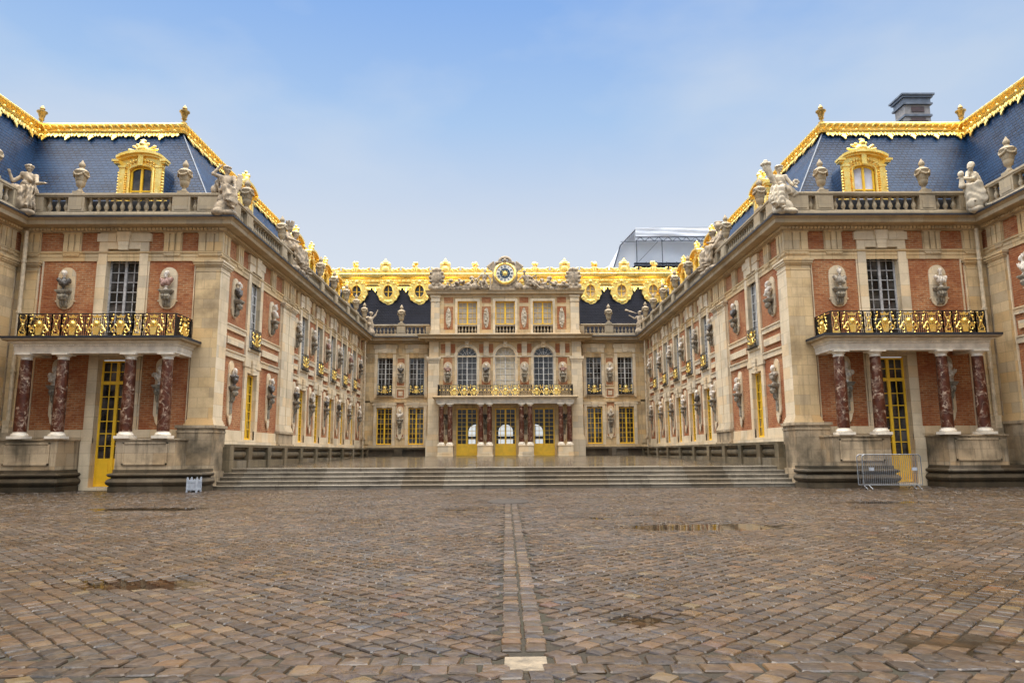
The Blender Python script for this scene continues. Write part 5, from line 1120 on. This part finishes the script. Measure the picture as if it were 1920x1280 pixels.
    sculpt(fr, [('e', (0, -.14, 1.0), (.2, .12, .2)), ('e', (0, -.12, -1.08), (.22, .1, .22)), ('e', (.3, -.1, -.98), (.16, .08, .12)), ('e', (-.3, -.1, -.98), (.16, .08, .12))], h=.05, k=.05)
    gl.add([(x, .12, z) for x, z in el[:-1]], [tuple(range(28))]); sa.box(-.045, .045, .02, .12, -.62, .62); sa.box(-.40, .40, .04, .12, -.03, .03)
    FM, SA, G1, G2 = fr.mesh('oval_dormer', 'gold', smooth=40), sa.mesh('window', 'yellow'), gl.mesh('pane', 'glass'), gl.mesh('pane', 'blind')
    for x in xo: o = inst('oval_dormer', FM, r, Matrix.Translation((x, 71.25, 17.55))); sub('window', SA, o); sub('pane', G1 if x < 0 else G2, o)
    return r
mirror_hall()

# ------------------------------------------------------------------ busts on their wall consoles
HEADS, TORSOS = [], []
def bust_meshes():
    for v in range(4):
        c = (0, -.04, .80); B = [('e', c, (.092, .112, .135)), ('c', (0, -.13, .81), (0, -.165, .765), .018, .026), ('c', (-.04, -.135, .835), (.04, -.135, .835), .02, .02), ('e', (0, -.12, .70), (.05, .05, .045)), ('c', (-.03, -.142, .725), (.03, -.142, .725), .016, .016), ('c', (0, .0, .52), (0, -.02, .70), .078, .072)]
        B += [('e', (sg*.102, -.02, .79), (.02, .03, .04)) for sg in (-1, 1)]
        rr = random.Random(v)
        if v == 0: B += [('e', (.11*math.cos(a)*math.cos(b), -.0+.12*math.sin(a)*math.cos(b)+.02, .84+.13*math.sin(b)), (.045,)*3) for b in (.1, .6, 1.1) for a in np.linspace(-.5, 3.64, 8)]
        if v == 1: B += [('e', (0, .02, .87), (.115, .125, .10)), ('e', (0, .12, .80), (.07, .06, .08))]+[('e', (rr.uniform(-.06, .06), -.11, .665+rr.uniform(-.05, .03)), (.04, .04, .05)) for _ in range(8)]
        if v == 2: B += [('e', (0, .01, .88), (.122, .145, .115)), ('c', (0, -.1, 1.0), (0, .14, .93), .035, .045), ('c', (-.12, -.06, .85), (.12, -.06, .85), .025, .025)]
        if v == 3: B += [('e', (0, .02, .86), (.112, .13, .10)), ('e', (0, .14, .84), (.06, .06, .06)), ('c', (-.1, .0, .76), (-.13, .02, .56), .05, .035), ('c', (.1, .0, .76), (.13, .02, .56), .05, .035)]
        mb = MB(); sculpt(mb, B, h=.019, k=.018, Mx=Matrix.Rotation((-.5, .45, -.2, .6)[v], 4, 'Z')); HEADS.append(mb.mesh('head', 'bust_white', smooth=80)); 
    for v in range(3):
        B = [('e', (0, .01, .34), (.25, .16, .19)), ('c', (-.25, .03, .44), (.25, .03, .44), .105, .105), ('c', (0, 0, .40), (0, 0, .57), .14, .085), ('c', (0, .0, .28), (0, .02, .14), .13, .075)]
        if v == 0: C = [('c', (-.29, .0, .50), (.17, -.12, .22), .10, .08), ('c', (.29, .02, .46), (.12, -.05, .22), .11, .08), ('e', (0, -.02, .32), (.24, .16, .15))]
        if v == 1: C = [('c', (.29, .0, .50), (-.15, -.13, .25), .10, .09), ('e', (-.28, .02, .42), (.12, .13, .13)), ('e', (0, -.04, .3), (.22, .15, .14))]
        if v == 2: C = [('e', (-.29, .02, .46), (.13, .14, .12)), ('e', (.29, .02, .46), (.13, .14, .12)), ('c', (-.12, -.12, .48), (.12, -.12, .48), .05, .05), ('e', (0, -.03, .30), (.22, .16, .16))]
        for m in ('bust_white', 'bust_dark', 'bust_grey', 'bust_rose'):
            mb = MB(); sculpt(mb, B, C, h=.022, k=.04, fold=.017, freq=46, seed=v); mb.v = [(x*.95, y, z+.03) for x, y, z in mb.v]; TORSOS.append(mb.mesh('torso', m, smooth=70))
bust_meshes()
sk = MB(); sk.lathe([(.13, 0), (.13, .03), (.085, .06), (.06, .10), (.075, .135), (.10, .155), (.10, .19)], 14); SOC = {m: sk.mesh('socle', m, smooth=50) for m in ('bust_white', 'bust_dark', 'bust_grey')}
COLN = {0: 'pale', 1: 'dark', 2: 'grey', 3: 'rosy'}
HDN = {0: 'curly', 1: 'bearded', 2: 'helmeted', 3: 'long-haired'}
NB = [0]
def bust(fc, u, z, w_, sd, low, label, own, col=None, con=True):
    i = NB[0]; NB[0] += 1; v, t = (i*7+i//3) % 4, (i*5+i//4) % 3; m = col if col is not None else random.choice([0, 0, 0, 1, 1, 2, 2, 3])
    Mx = fc.mat(u, w_, z, sd); lab = label.replace('@', f'{COLN[m]} {HDN[v]}')
    r = root('bust', Mx.to_translation(), lab, 'bust', 'busts on wall consoles'); r.rotation_euler = Mx.to_euler()
    sub('torso', TORSOS[t*4+m], r); sub('head', HEADS[v], r); sub('socle', SOC[('bust_white', 'bust_dark', 'bust_grey', 'bust_white')[m]], r)
    r.scale = (.80 if random.random() < .5 else -.80, .80, .87)
    if con: k = inst('wall_console', CON[low][0], own, fc.mat(u, 0, z, sd) @ Matrix.Diagonal((.92, .84, 1, 1))); sub('plaque', CON[low][1], k)
ORD = ['nearest the front corner pilaster', 'just before the paired pilasters', 'just past the paired pilasters', 'between second and third windows', 'between third and fourth windows', 'between fourth and fifth windows', 'between fifth and sixth windows', 'beyond the last window']
for sd in (-1, 1):
    nm = SN[sd]; own = WG[sd]
    for (a, b), o in zip(BB, ORD):
        c = (a+b)/2; c = {0: 32.2, 1: 37.35}.get(BB.index((a, b)), c)
        bust(FW, c, 8.33, .21, sd, False, f'@ bust, upper row of {nm} court wall, {o}', own); bust(FW, c, 4.42, .21, sd, True, f'@ bust, lower row of {nm} court wall, {o}', own)
    for u, q in ((14.4, 'court'), (18.75, 'outer')):
        bust(FT, u, 8.36, .26, sd, False, f'@ bust above {nm} balcony, on {q} side of its tall window', own, {14.4: 3, 18.75: 1}[u] if sd < 0 else {14.4: 2, 18.75: 0}[u])
        bust(FT, u, 4.30, .26, sd, True, f'@ bust behind {nm} red columns, on {q} side of the door', own, 0)
    bust(FO, 27.75, 8.33, .26, sd, False, f'@ bust, upper one on the outer wall at the {nm} picture edge', WO[sd], 0); bust(FO, 27.85, 4.40, .26, sd, True, f'@ bust, lower one on the outer wall at the {nm} picture edge', WO[sd], 0)
    bust(FE, 9.13, 8.25, .20, sd, False, f'@ bust between upper windows {nm} of the central pavilion', CE); bust(FE, 9.13, 4.30, .20, sd, True, f'@ bust between lower yellow windows {nm} of the pavilion', CE)
    for u, q in ((1.65, 'beside the middle arched window'), (4.95, 'at the outer end of the balcony')): bust(FP, u, 8.15, .2, sd, False, f'@ bust on pavilion front, {nm} side, {q}', CE)
    for u, q in ((1.70, 'beside the middle door'), (4.99, 'by the outer pair')): bust(FP, u, 4.15, .2, sd, True, f'@ bust shaded behind {nm} paired columns, {q}', CE, 1)

# ------------------------------------------------------------------ stone vases along the balustrades, bronze urns on the roof corners
def vase_mesh():
    mb = MB(); mb.box(-.24, .24, -.24, .24, 0, .10)
    mb.lathe([(.17, .10), (.18, .15), (.11, .20), (.085, .29), (.12, .34), (.19, .40), (.225, .56), (.22, .60), (.24, .62), (.27, .80), (.305, .98), (.33, 1.02), (.345, 1.06), (.30, 1.10), (.24, 1.15), (.13, 1.20), (.10, 1.26), (.13, 1.30), (.155, 1.36), (.13, 1.44), (.07, 1.52), (.02, 1.62)], 18)
    for k in range(4):
        a0 = k*math.pi/2+.785
        mb.tube([((.30+.03*math.sin(math.pi*i/8))*math.cos(a0+math.pi/2*i/8), (.30+.03*math.sin(math.pi*i/8))*math.sin(a0+math.pi/2*i/8), .96-.13*math.sin(math.pi*i/8)) for i in range(9)], .045, 6); mb.ball((.31*math.cos(a0), .31*math.sin(a0), .97), .07, 7)
    return mb.mesh('stone_vase', 'rail_stone', smooth=50)
VS = vase_mesh(); VS.transform(Matrix.Diagonal((.9, .9, 1, 1)))
def vase(fc, u, w_, z, sd, lab, sc=1.0): tag(inst('stone_vase', VS, None, fc.mat(u, w_, z, sd) @ Matrix.Scale(sc, 4)), lab, 'vase', 'stone vases on the balustrades')
um = MB(); um.lathe([(.16, 0), (.16, .06), (.07, .12), (.07, .18), (.14, .26), (.10, .30), (.13, .36), (.18, .56), (.25, .62), (.25, .67), (.13, .71), (.10, .76), (.13, .82), (.09, .90), (.02, 1.0)], 14); UM = um.mesh('bronze_urn', 'bronze', smooth=50)
VO = ['just behind the corner statue', 'just before the seated pair', 'first beyond the seated pair', 'second beyond the seated pair', 'third beyond the seated pair', 'fourth beyond the seated pair', 'beside the far corner statue']
for sd in (-1, 1):
    nm = SN[sd]
    vase(FT, 13.9, .26, 12.575, sd, f'stone vase on the {nm} front balustrade, court side of the gilt dormer', .97); vase(FT, 18.4, .26, 12.575, sd, f'stone vase on the {nm} front balustrade, outer side of the gilt dormer', .97)
    vase(FO, 27.9, .26, 12.575, sd, f'stone vase on the outer wing balustrade at the {nm} picture edge')
    for b, q in zip((32.4, 37.7, 45.9, 49.7, 53.6, 57.2, 60.6), VO): vase(FW, b, .26, 12.575, sd, f'stone vase on the {nm} court wing balustrade, {q}')
    vase(FE, 9.13, .26, 12.575, sd, f'stone vase on the end balustrade {nm} of the clock pavilion', 1.12)
    for x, q in ((16, 'inner'), (23.1, 'outer')): tag(inst('bronze_urn', UM, None, Matrix.Translation((sd*x, 34.05, 17.73))), f'gilt bronze urn on the {q} corner of the {nm} roof ridge', 'urn', 'bronze urns on the roof corners')

# ------------------------------------------------------------------ statues
def statue(name, x, y, z, rot, parts_, lab, mat='statue', h=.025, group='statues along the roofline', sc=1.0):
    mb = MB(); Mx = Matrix.Translation((x, y, z)) @ Matrix.Rotation(rad(rot), 4, 'Z') @ Matrix.Scale(sc, 4)
    for body, cloth, seed in parts_: sculpt(mb, body, cloth, h=h, k=.028, fold=.032, freq=25, seed=seed, Mx=Mx)
    return tag(part(name, mb, mat, None, 1, 80), lab, 'statue', group)
def seated(**k):
    J = dict(pel=(0, .30, 1.22), chest=(0, .26, 1.66), head=(0, .20, 2.20), face=(0, -1, -.1), shl=(-.27, .26, 1.86), shr=(.27, .26, 1.86), ell=(-.42, .1, 1.52), elr=(.42, .1, 1.52), hal=(-.30, -.2, 1.40), har=(.30, -.2, 1.40), knl=(-.20, -.28, 1.20), knr=(.20, -.28, 1.14), anl=(-.17, -.34, .50), anr=(.20, -.36, .30)); J.update(k); return J
ROCK = [('e', (0, .05, .35), (.45, .38, .42)), ('e', (0, .2, .8), (.36, .26, .36)), ('e', (-.2, -.15, .15), (.3, .3, .2)), ('e', (.25, -.15, .12), (.3, .3, .16))]
Jq = seated(ell=(-.55, .12, 1.95), hal=(-.33, .12, 2.25), elr=(.40, .0, 1.5), har=(.42, -.16, 1.36), face=(.9, -.5, -.1), knr=(.38, -.24, 1.12), anr=(.42, -.34, .34), knl=(.10, -.3, 1.2), anl=(.18, -.42, .62))
statue('seated_statue', -12.0, 29.75, 11.46, 12, [(figure(Jq, 1.25, 'wreath'), lap(Jq, 1.25)+[('c', (-.3, .3, 1.8), (-.5, .38, 1.25), .1, .16), ('c', (.0, .3, 1.45), (.02, .2, 1.1), .26, .26)], 1), ([('c', (.56, -.05, 1.25), (.60, .1, 1.9), .09, .08), ('c', (.48, -.12, 1.25), (.52, .02, 1.9), .07, .07)]+ROCK, [], 2)], 'seated stone woman with arm raised to her head on the left pavilion corner')
Jr = seated(ell=(-.42, .05, 1.55), hal=(-.45, -.1, 1.75), elr=(.46, .12, 1.50), har=(.52, -.12, 1.30), face=(.35, -1, 0), knl=(-.42, -.25, 1.10), anl=(-.62, -.42, .42), knr=(-.12, -.30, 1.14), anr=(-.22, -.48, .22))
horn = [('c', (-.30, -.1, 1.35), (-.50, -.12, 1.70), .08, .12), ('c', (-.50, -.12, 1.70), (-.66, -.1, 2.15), .12, .17)]+[('e', (-.68+.15*math.cos(a), -.1+.15*math.sin(a), 2.28), (.085,)*3) for a in np.linspace(0, 5.5, 7)]+[('e', (-.68, -.1, 2.40), (.1,)*3)]
statue('seated_statue', 12.05, 29.75, 11.46, 0, [(figure(Jr, 1.25, 'wreath'), lap(Jr, 1.25)+[('c', (.0, .28, 1.72), (.02, .2, 1.1), .22, .27), ('c', (.3, .2, 1.2), (.55, .1, 1.05), .2, .14)], 3), (horn+[('e', (.56+.1*math.cos(a), -.15, 1.45+.09*math.sin(a)), (.06,)*3) for a in range(6)], [], 0), (ROCK, [], 0)], 'seated stone woman holding a horn of plenty on the right pavilion corner', 'pale_statue')
Js = seated(ell=(-.55, .08, 1.55), hal=(-.62, -.05, 1.86), elr=(.46, -.02, 1.46), har=(.80, -.20, 1.42), face=(.5, -1, 0), knl=(-.30, -.26, 1.12), knr=(.32, -.26, 1.12), anl=(-.26, -.32, .4), anr=(.34, -.32, .4))
statue('seated_statue', -20.45, 29.55, 11.46, 8, [(figure(Js, 1.25, 'wreath'), lap(Js, 1.28)+[('c', (0, .26, 1.8), (0, .2, 1.1), .24, .28), ('c', (-.25, .2, 1.9), (.2, .0, 1.6), .1, .1), ('c', (-.3, -.2, .5), (.3, -.2, .45), .3, .26)], 4), (ROCK, [], 0)], 'seated stone woman with both arms held out, by the left inner roof corner')
Jt = seated(head=(-.16, .02, 2.14), chest=(-.04, .18, 1.64), shl=(-.25, .08, 1.86), shr=(.16, .26, 1.84), face=(-1, -.25, -.35), ell=(-.42, -.05, 1.60), hal=(-.70, -.12, 1.56), elr=(-.16, -.06, 1.56), har=(-.58, -.16, 1.50), knl=(-.48, -.12, 1.16), knr=(-.18, -.36, 1.18), anl=(-.42, -.2, .5), anr=(.06, -.42, .26))
statue('seated_statue', 20.4, 29.55, 11.46, 0, [(figure(Jt, 1.25, 'bun'), lap(Jt, 1.25)+[('c', (.1, .26, 1.75), (.16, .25, 1.15), .2, .27), ('e', (-.25, -.2, .35), (.35, .25, .3))], 5), ([('c', (-.72, -.15, 1.18), (-.72, -.15, 1.50), .13, .08), ('e', (-.74, -.17, 1.70), (.12, .13, .15))], [], 0), (ROCK, [], 0)], 'bending stone woman holding a small carved head, by the right inner roof corner', 'pale_statue')
for sd in (-1, 1):                                        # pairs seated back to back above the paired pilasters
    Ja = seated(face=(-.3*sd, -1, 0), hal=(-.42, -.15, 1.15), har=(.1, -.3, 1.35)); Jb = seated(face=(.4*sd, -1, 0), ell=(-.45, .1, 1.6), hal=(-.2, -.25, 1.5), har=(.45, -.2, 1.15)); mv = lambda J, dx: {k: ((v[0]+dx, v[1], v[2]) if k not in ('face', 'toe') else v) for k, v in J.items()}
    Ja, Jb = mv(Ja, -.48 if sd > 0 else .48), mv(Jb, .48 if sd > 0 else -.48)
    hs = ('wreath', 'helmet') if sd > 0 else ('wreath', 'crown'); JJ = [(Ja, hs[0]), (Jb, hs[1])]
    bl = [(figure(J, 1.25, hr), lap(J, 1.25)+[('c', (J['pel'][0], .28, 1.6), (J['pel'][0], .2, 1.1), .21, .25)], i) for i, (J, hr) in enumerate(JJ)]
    bl.append(([('e', (p[1][0]*1.4+dx, p[1][1], p[1][2]), p[2]) for dx in (-.45, .45) for p in ROCK], [], 0))
    statue('seated_pair', sd*11.95, 40.1, 11.46, -90*sd, bl, f'two seated stone figures, one {"helmeted" if sd > 0 else "with a tall crown"}, high on the {SN[sd]} court wing', 'statue', .034, sc=1.18)
    Je = dict(pel=(0, .1, 1.05), chest=(0, .08, 1.5), head=(.05, .02, 2.03), face=(-.5*sd, -1, 0), shl=(-.26, .08, 1.70), shr=(.26, .08, 1.70), ell=(-.5, .0, 1.6), hal=(-.85, -.1, 1.85), elr=(.45, 0, 1.9), har=(.62, -.05, 2.3), knl=(-.14, -.05, .62), knr=(.15, -.02, .6), anl=(-.15, .1, .12), anr=(.16, .05, .1))
    if sd > 0: Je.update(elr=(.42, 0, 1.4), har=(.3, -.2, 1.2))
    bl = [(figure(Je, 1.2, 'wreath'), lap(Je, 1.25)+[('c', (0, .1, 1.5), (0, .1, .9), .22, .25)], 6), (ROCK[:1], [], 0)]
    if sd > 0: bl.append(([('c', (-.2, -.1, 2.0), (-1.25, -.2, 2.42), .03, .09)], [], 0))
    statue('standing_statue', sd*11.75, 62.0, 11.46, -45*sd, bl, 'stone figure blowing a long trumpet at the far right roof corner' if sd > 0 else 'stone figure with one arm flung up at the far left roof corner', 'statue', .04)
    # reliefs on the attic edge: reclining figures beside the clock, trophies, end cartouche
    B, rr = [], random.Random(20+sd)
    for k in range(46):
        x = 2.5+3.0*k/45+rr.uniform(-.1, .1); hgt = 1.25-.55*(k/45)+.12*math.sin(k); z = rr.uniform(.05, 1)*hgt
        B.append(('e', (sd*x, rr.uniform(-.15, .2), z), (rr.uniform(.10, .24), .22, rr.uniform(.08, .20)))) if k % 3 else B.append(('c', (sd*x, -.05, z*.4), (sd*(x+rr.uniform(-.45, .35)), -.12, z*.8+.12), .09, .06))
    mb = MB(); sculpt(mb, B, [('c', (sd*2.6, .1, .3), (sd*5.4, .1, .14), .32, .18)], h=.05, k=.05, fold=.03, freq=17, Mx=Matrix.Translation((0, YP+.05, 15.48))); tag(part('trophy_relief', mb, 'statue', None, 1, 80), f'carved heap of stone trophies and leaves on the attic edge {SN[sd]} of the clock', 'relief', 'stone trophies beside the clock')
    C = [('e', (sd*6.0, 0, 1.15), (.62, .2, .78)), ('e', (sd*6.0, -.12, 1.2), (.42, .18, .52)), ('e', (sd*6.0, -.1, 1.85), (.32, .2, .2)), ('e', (sd*6, 0, .2), (.6, .26, .22))]+[('e', (sd*6.0+s_*.52, -.08, .32), (.22, .2, .26)) for s_ in (-1, 1)]+[('e', (sd*6.0+.6*math.cos(a), -.1, 1.2+.74*math.sin(a)), (.13, .13, .13)) for a in np.linspace(0, 2*math.pi, 13)[:-1]]
    mb = MB(); sculpt(mb, C, h=.05, k=.06, Mx=Matrix.Translation((0, YP+.1, 15.48))); tag(part('stone_cartouche', mb, 'statue', None, 1, 80), f'upright oval stone shield on the {SN[sd]} end of the clock pavilion attic', 'cartouche', 'stone shields on the attic ends')
Jh = seated(pel=(0, .2, .75), chest=(.05, .15, 1.2), head=(.1, .08, 1.78), face=(.1, -1, -.2), shl=(-.24, .12, 1.42), shr=(.33, .12, 1.42), ell=(-.48, .0, 1.1), hal=(-.62, -.2, .95), elr=(.52, .05, 1.05), har=(.56, -.1, .62), knl=(-.30, -.32, .72), knr=(.06, -.36, .82), anl=(-.12, -.38, .18), anr=(.42, -.40, .15))
statue('reclining_statue', -1.85, YP-.05, 15.48, 0, [(figure(Jh, 1.15, 'none', True), [('c', (0, .2, .7), (-.3, -.2, .6), .22, .18)], 1), ([('e', (0, .2, .25), (.6, .35, .35)), ('c', (.55, -.1, 0), (.62, -.05, 1.1), .11, .06), ('e', (-.85, .0, .3), (.4, .3, .32)), ('e', (-.72, 0, .95), (.14, .14, .16)), ('c', (-.74, .05, .7), (-.7, .1, .3), .17, .2), ('c', (-.6, -.05, .75), (-.4, -.1, .95), .07, .06)], [], 0)], 'bare bearded stone man seated left of the clock with a club', 'statue', .04)
Jm = seated(pel=(.15, .2, .62), chest=(-.05, .15, 1.06), head=(-.14, .05, 1.60), face=(-.7, -.8, 0), shl=(-.30, .1, 1.28), shr=(.22, .12, 1.28), ell=(-.55, .0, 1.0), hal=(-.75, -.1, .7), elr=(.5, .1, 1.15), har=(.85, 0, 1.35), knl=(.35, -.3, .8), knr=(.62, -.3, .62), anl=(.75, -.38, .3), anr=(1.2, -.38, .12))
statue('reclining_statue', 1.85, YP-.05, 15.48, 0, [(figure(Jm, 1.15, 'helmet'), [('c', (.1, .2, .6), (.5, -.2, .55), .24, .18), ('c', (-.02, .15, 1.15), (.1, .2, .7), .24, .24), ('c', (.2, .25, 1.3), (.9, .25, .6), .14, .2)], 2), ([('e', (.1, .2, .2), (.7, .35, .3)), ('c', (.85, 0, 1.35), (.95, .02, .75), .05, .05), ('e', (-.65, .0, .35), (.35, .28, .34))], [], 0)], 'helmeted stone warrior leaning back right of the clock', 'statue', .04)

# ------------------------------------------------------------------ small things in the court, and the works shelter behind
def barrier():
    r = root('crowd_barrier', (14.45, 27.55, 0), 'galvanised steel crowd barrier standing in front of the right yellow door', 'barrier')
    dirv = Vector((1, -.10, 0)).normalized()
    for k in range(2):
        o = Vector((13.42+.12*k, 27.72-.16*k, 0)); f = MB(); P3 = lambda x, z: tuple(o+dirv*x+Vector((0, 0, z)))
        W = 2.12; R_ = .12; lp = [P3(0, .17)]+[P3(R_-R_*math.cos(a), 1.30-R_+R_*math.sin(a)) for a in np.linspace(0, math.pi/2, 5)]+[P3(W-R_+R_*math.sin(a), 1.30-R_+R_*math.cos(a)) for a in np.linspace(0, math.pi/2, 5)]+[P3(W, .17), P3(0, .17)]
        f.tube(lp, .021, 8); part('frame', f, 'steel', r, split=False); b = MB()
        for i in range(1, 30): b.tube([P3(W*i/30, .17), P3(W*i/30, 1.29)], .006, 5)
        part('bars', b, 'steel', r, split=False)
        for x in (.18, W-.18):
            g = MB(); c = o+dirv*x; g.tube([tuple(c+Vector((0, -.30, .02))), tuple(c+Vector((0, 0, .17))), tuple(c+Vector((0, .26, .02)))], .02, 6); part('foot', g, 'steel', r, split=False)
    for x in (.22, 1.78):
        q = Vector((13.54, 27.56, 0))+dirv*x; mb = MB(); mb.plate([(0, .70), (.18, .70), (.18, .82), (0, .82)], (q.x, q.y-.01, 0), dirv, (0, 0, 1), (0, -1, 0), .01); part('plate', mb, 'box_paint', r)
barrier()
def slat_box():
    r = root('slatted_box', (-11.98, 28.35, 0), 'small pale grey slatted wooden box beside the left end of the steps', 'box')
    x, y, a, h = -11.98, 28.35, .18, .50
    for sx in (-1, 1):
        for sy in (-1, 1): mb = MB(); mb.box(x+sx*a-.03, x+sx*a+.03, y+sy*a-.03, y+sy*a+.03, 0, h+.04); mb.ball((x+sx*a, y+sy*a, h+.055), .025, 6); part('post', mb, 'box_paint', r)
    mb = MB()
    for i in range(5):
        t = -a+.035+i*.06; [mb.box(x+t, x+t+.05, y+s_*a-.012, y+s_*a+.012, .07, h-.03+.02*(i % 2)) for s_ in (-1, 1)]; [mb.box(x+s_*a-.012, x+s_*a+.012, y+t, y+t+.05, .07, h-.03) for s_ in (-1, 1)]
    for z in (.10, .38): mb.box(x-a, x+a, y-a-.022, y-a-.012, z, z+.06); mb.box(x+a+.012, x+a+.022, y-a, y+a, z, z+.06)
    part('slats', mb, 'box_paint', r, split=False); mb = MB(); mb.box(x-a+.01, x+a-.01, y-a+.02, y+a-.02, .1, .4); part('liner', mb, 'lead', r)
slat_box()
def shelter():
    r = root('works_shelter', (23, 92, 0), 'white tarpaulin shelter on dark scaffolding above the gilded roof', 'scaffold shelter')
    y0, y1, xr = 90, 108, 46
    prof = [(13.9, 24.6), (14.9, 27.8), (16.9, 29.9), (19.5, 30.1), (xr, 30.1)]
    mb = MB()
    for (a, b), (c, d) in zip(prof, prof[1:]): mb.add([(a, y0, b), (c, y0, d), (c, y1, d), (a, y1, b), (a+.05, y0, b-.08), (c+.05, y0, d-.08), (c+.05, y1, d-.08), (a+.05, y1, b-.08)], [(0, 1, 2, 3), (4, 7, 6, 5), (0, 4, 5, 1), (3, 2, 6, 7)])
    nx, nz_ = 30, 10                                      # sagging front sheets, folded at the eaves
    def sheet(x0, x1, z0, z1, yf, am):
        vs = [(x0+(x1-x0)*i/nx, yf+am*(math.sin(i*1.1)*math.sin(3.1*j/nz_)+.4*math.sin(i*.5+j)), z0+(z1-z0)*j/nz_) for i in range(nx+1) for j in range(nz_+1)]
        mb.add(vs+[(x, y+.06, z) for x, y, z in vs], [tuple(q+o*(nx+1)*(nz_+1) for q in (i*(nz_+1)+j, (i+1)*(nz_+1)+j, (i+1)*(nz_+1)+j+1, i*(nz_+1)+j+1)) for o in (0, 1) for i in range(nx) for j in range(nz_)])
    sheet(16.9, xr, 28.95, 30.05, y0-.25, .10); sheet(17.05, xr, 25.4, 28.6, y0+1.2, .10); mb.plate([(13.9, 24.6), (16.95, 24.6), (16.95, 29.9), (14.9, 27.8)], (0, y0+.9, 0), (1, 0, 0), (0, 0, 1), (0, -1, 0), .06)
    part('tarpaulin', mb, 'tarp', r, split=False)
    mb = MB()
    for z in (28.9, 28.35): mb.tube([(16.9, y0, z), (xr, y0, z)], .06, 5)
    for i in range(24): x = 16.9+1.2*i; mb.tube([(x, y0, 28.35), (x+.6, y0, 28.9), (x+1.2, y0, 28.35)], .045, 4)
    for a, b in zip(prof, prof[1:]): mb.tube([(a[0], y0-.05, a[1]), (b[0], y0-.05, b[1])], .09, 5)
    for x in (17.0, 20.3, 25.0, 30, 36): mb.tube([(x, y0-.02, 5), (x, y0-.02, 28.5)], .055, 5)
    mb.tube([(14.95, y0, 28.3), (16.9, y0, 28.3)], .04, 4); mb.tube([(15.3, y0, 28.3), (16.2, y0, 29.1)], .04, 4)
    for z in (25.3, 25.0, 24.6): mb.box(16.6, xr, y0-.4, y0+.2, z, z+.12)
    for i in range(22): mb.box(16.8+1.3*i, 16.9+1.3*i, y0-.35, y0-.25, 24.3, 25.5)
    mb.box(16.6, xr, y0+.3, y1, 24.8, 25.1); mb.tube([(17.2, y0-.02, 25.6), (19.8, y0-.02, 28.3)], .03, 4)
    part('scaffold', mb, 'scaffold', r, split=False)
shelter()
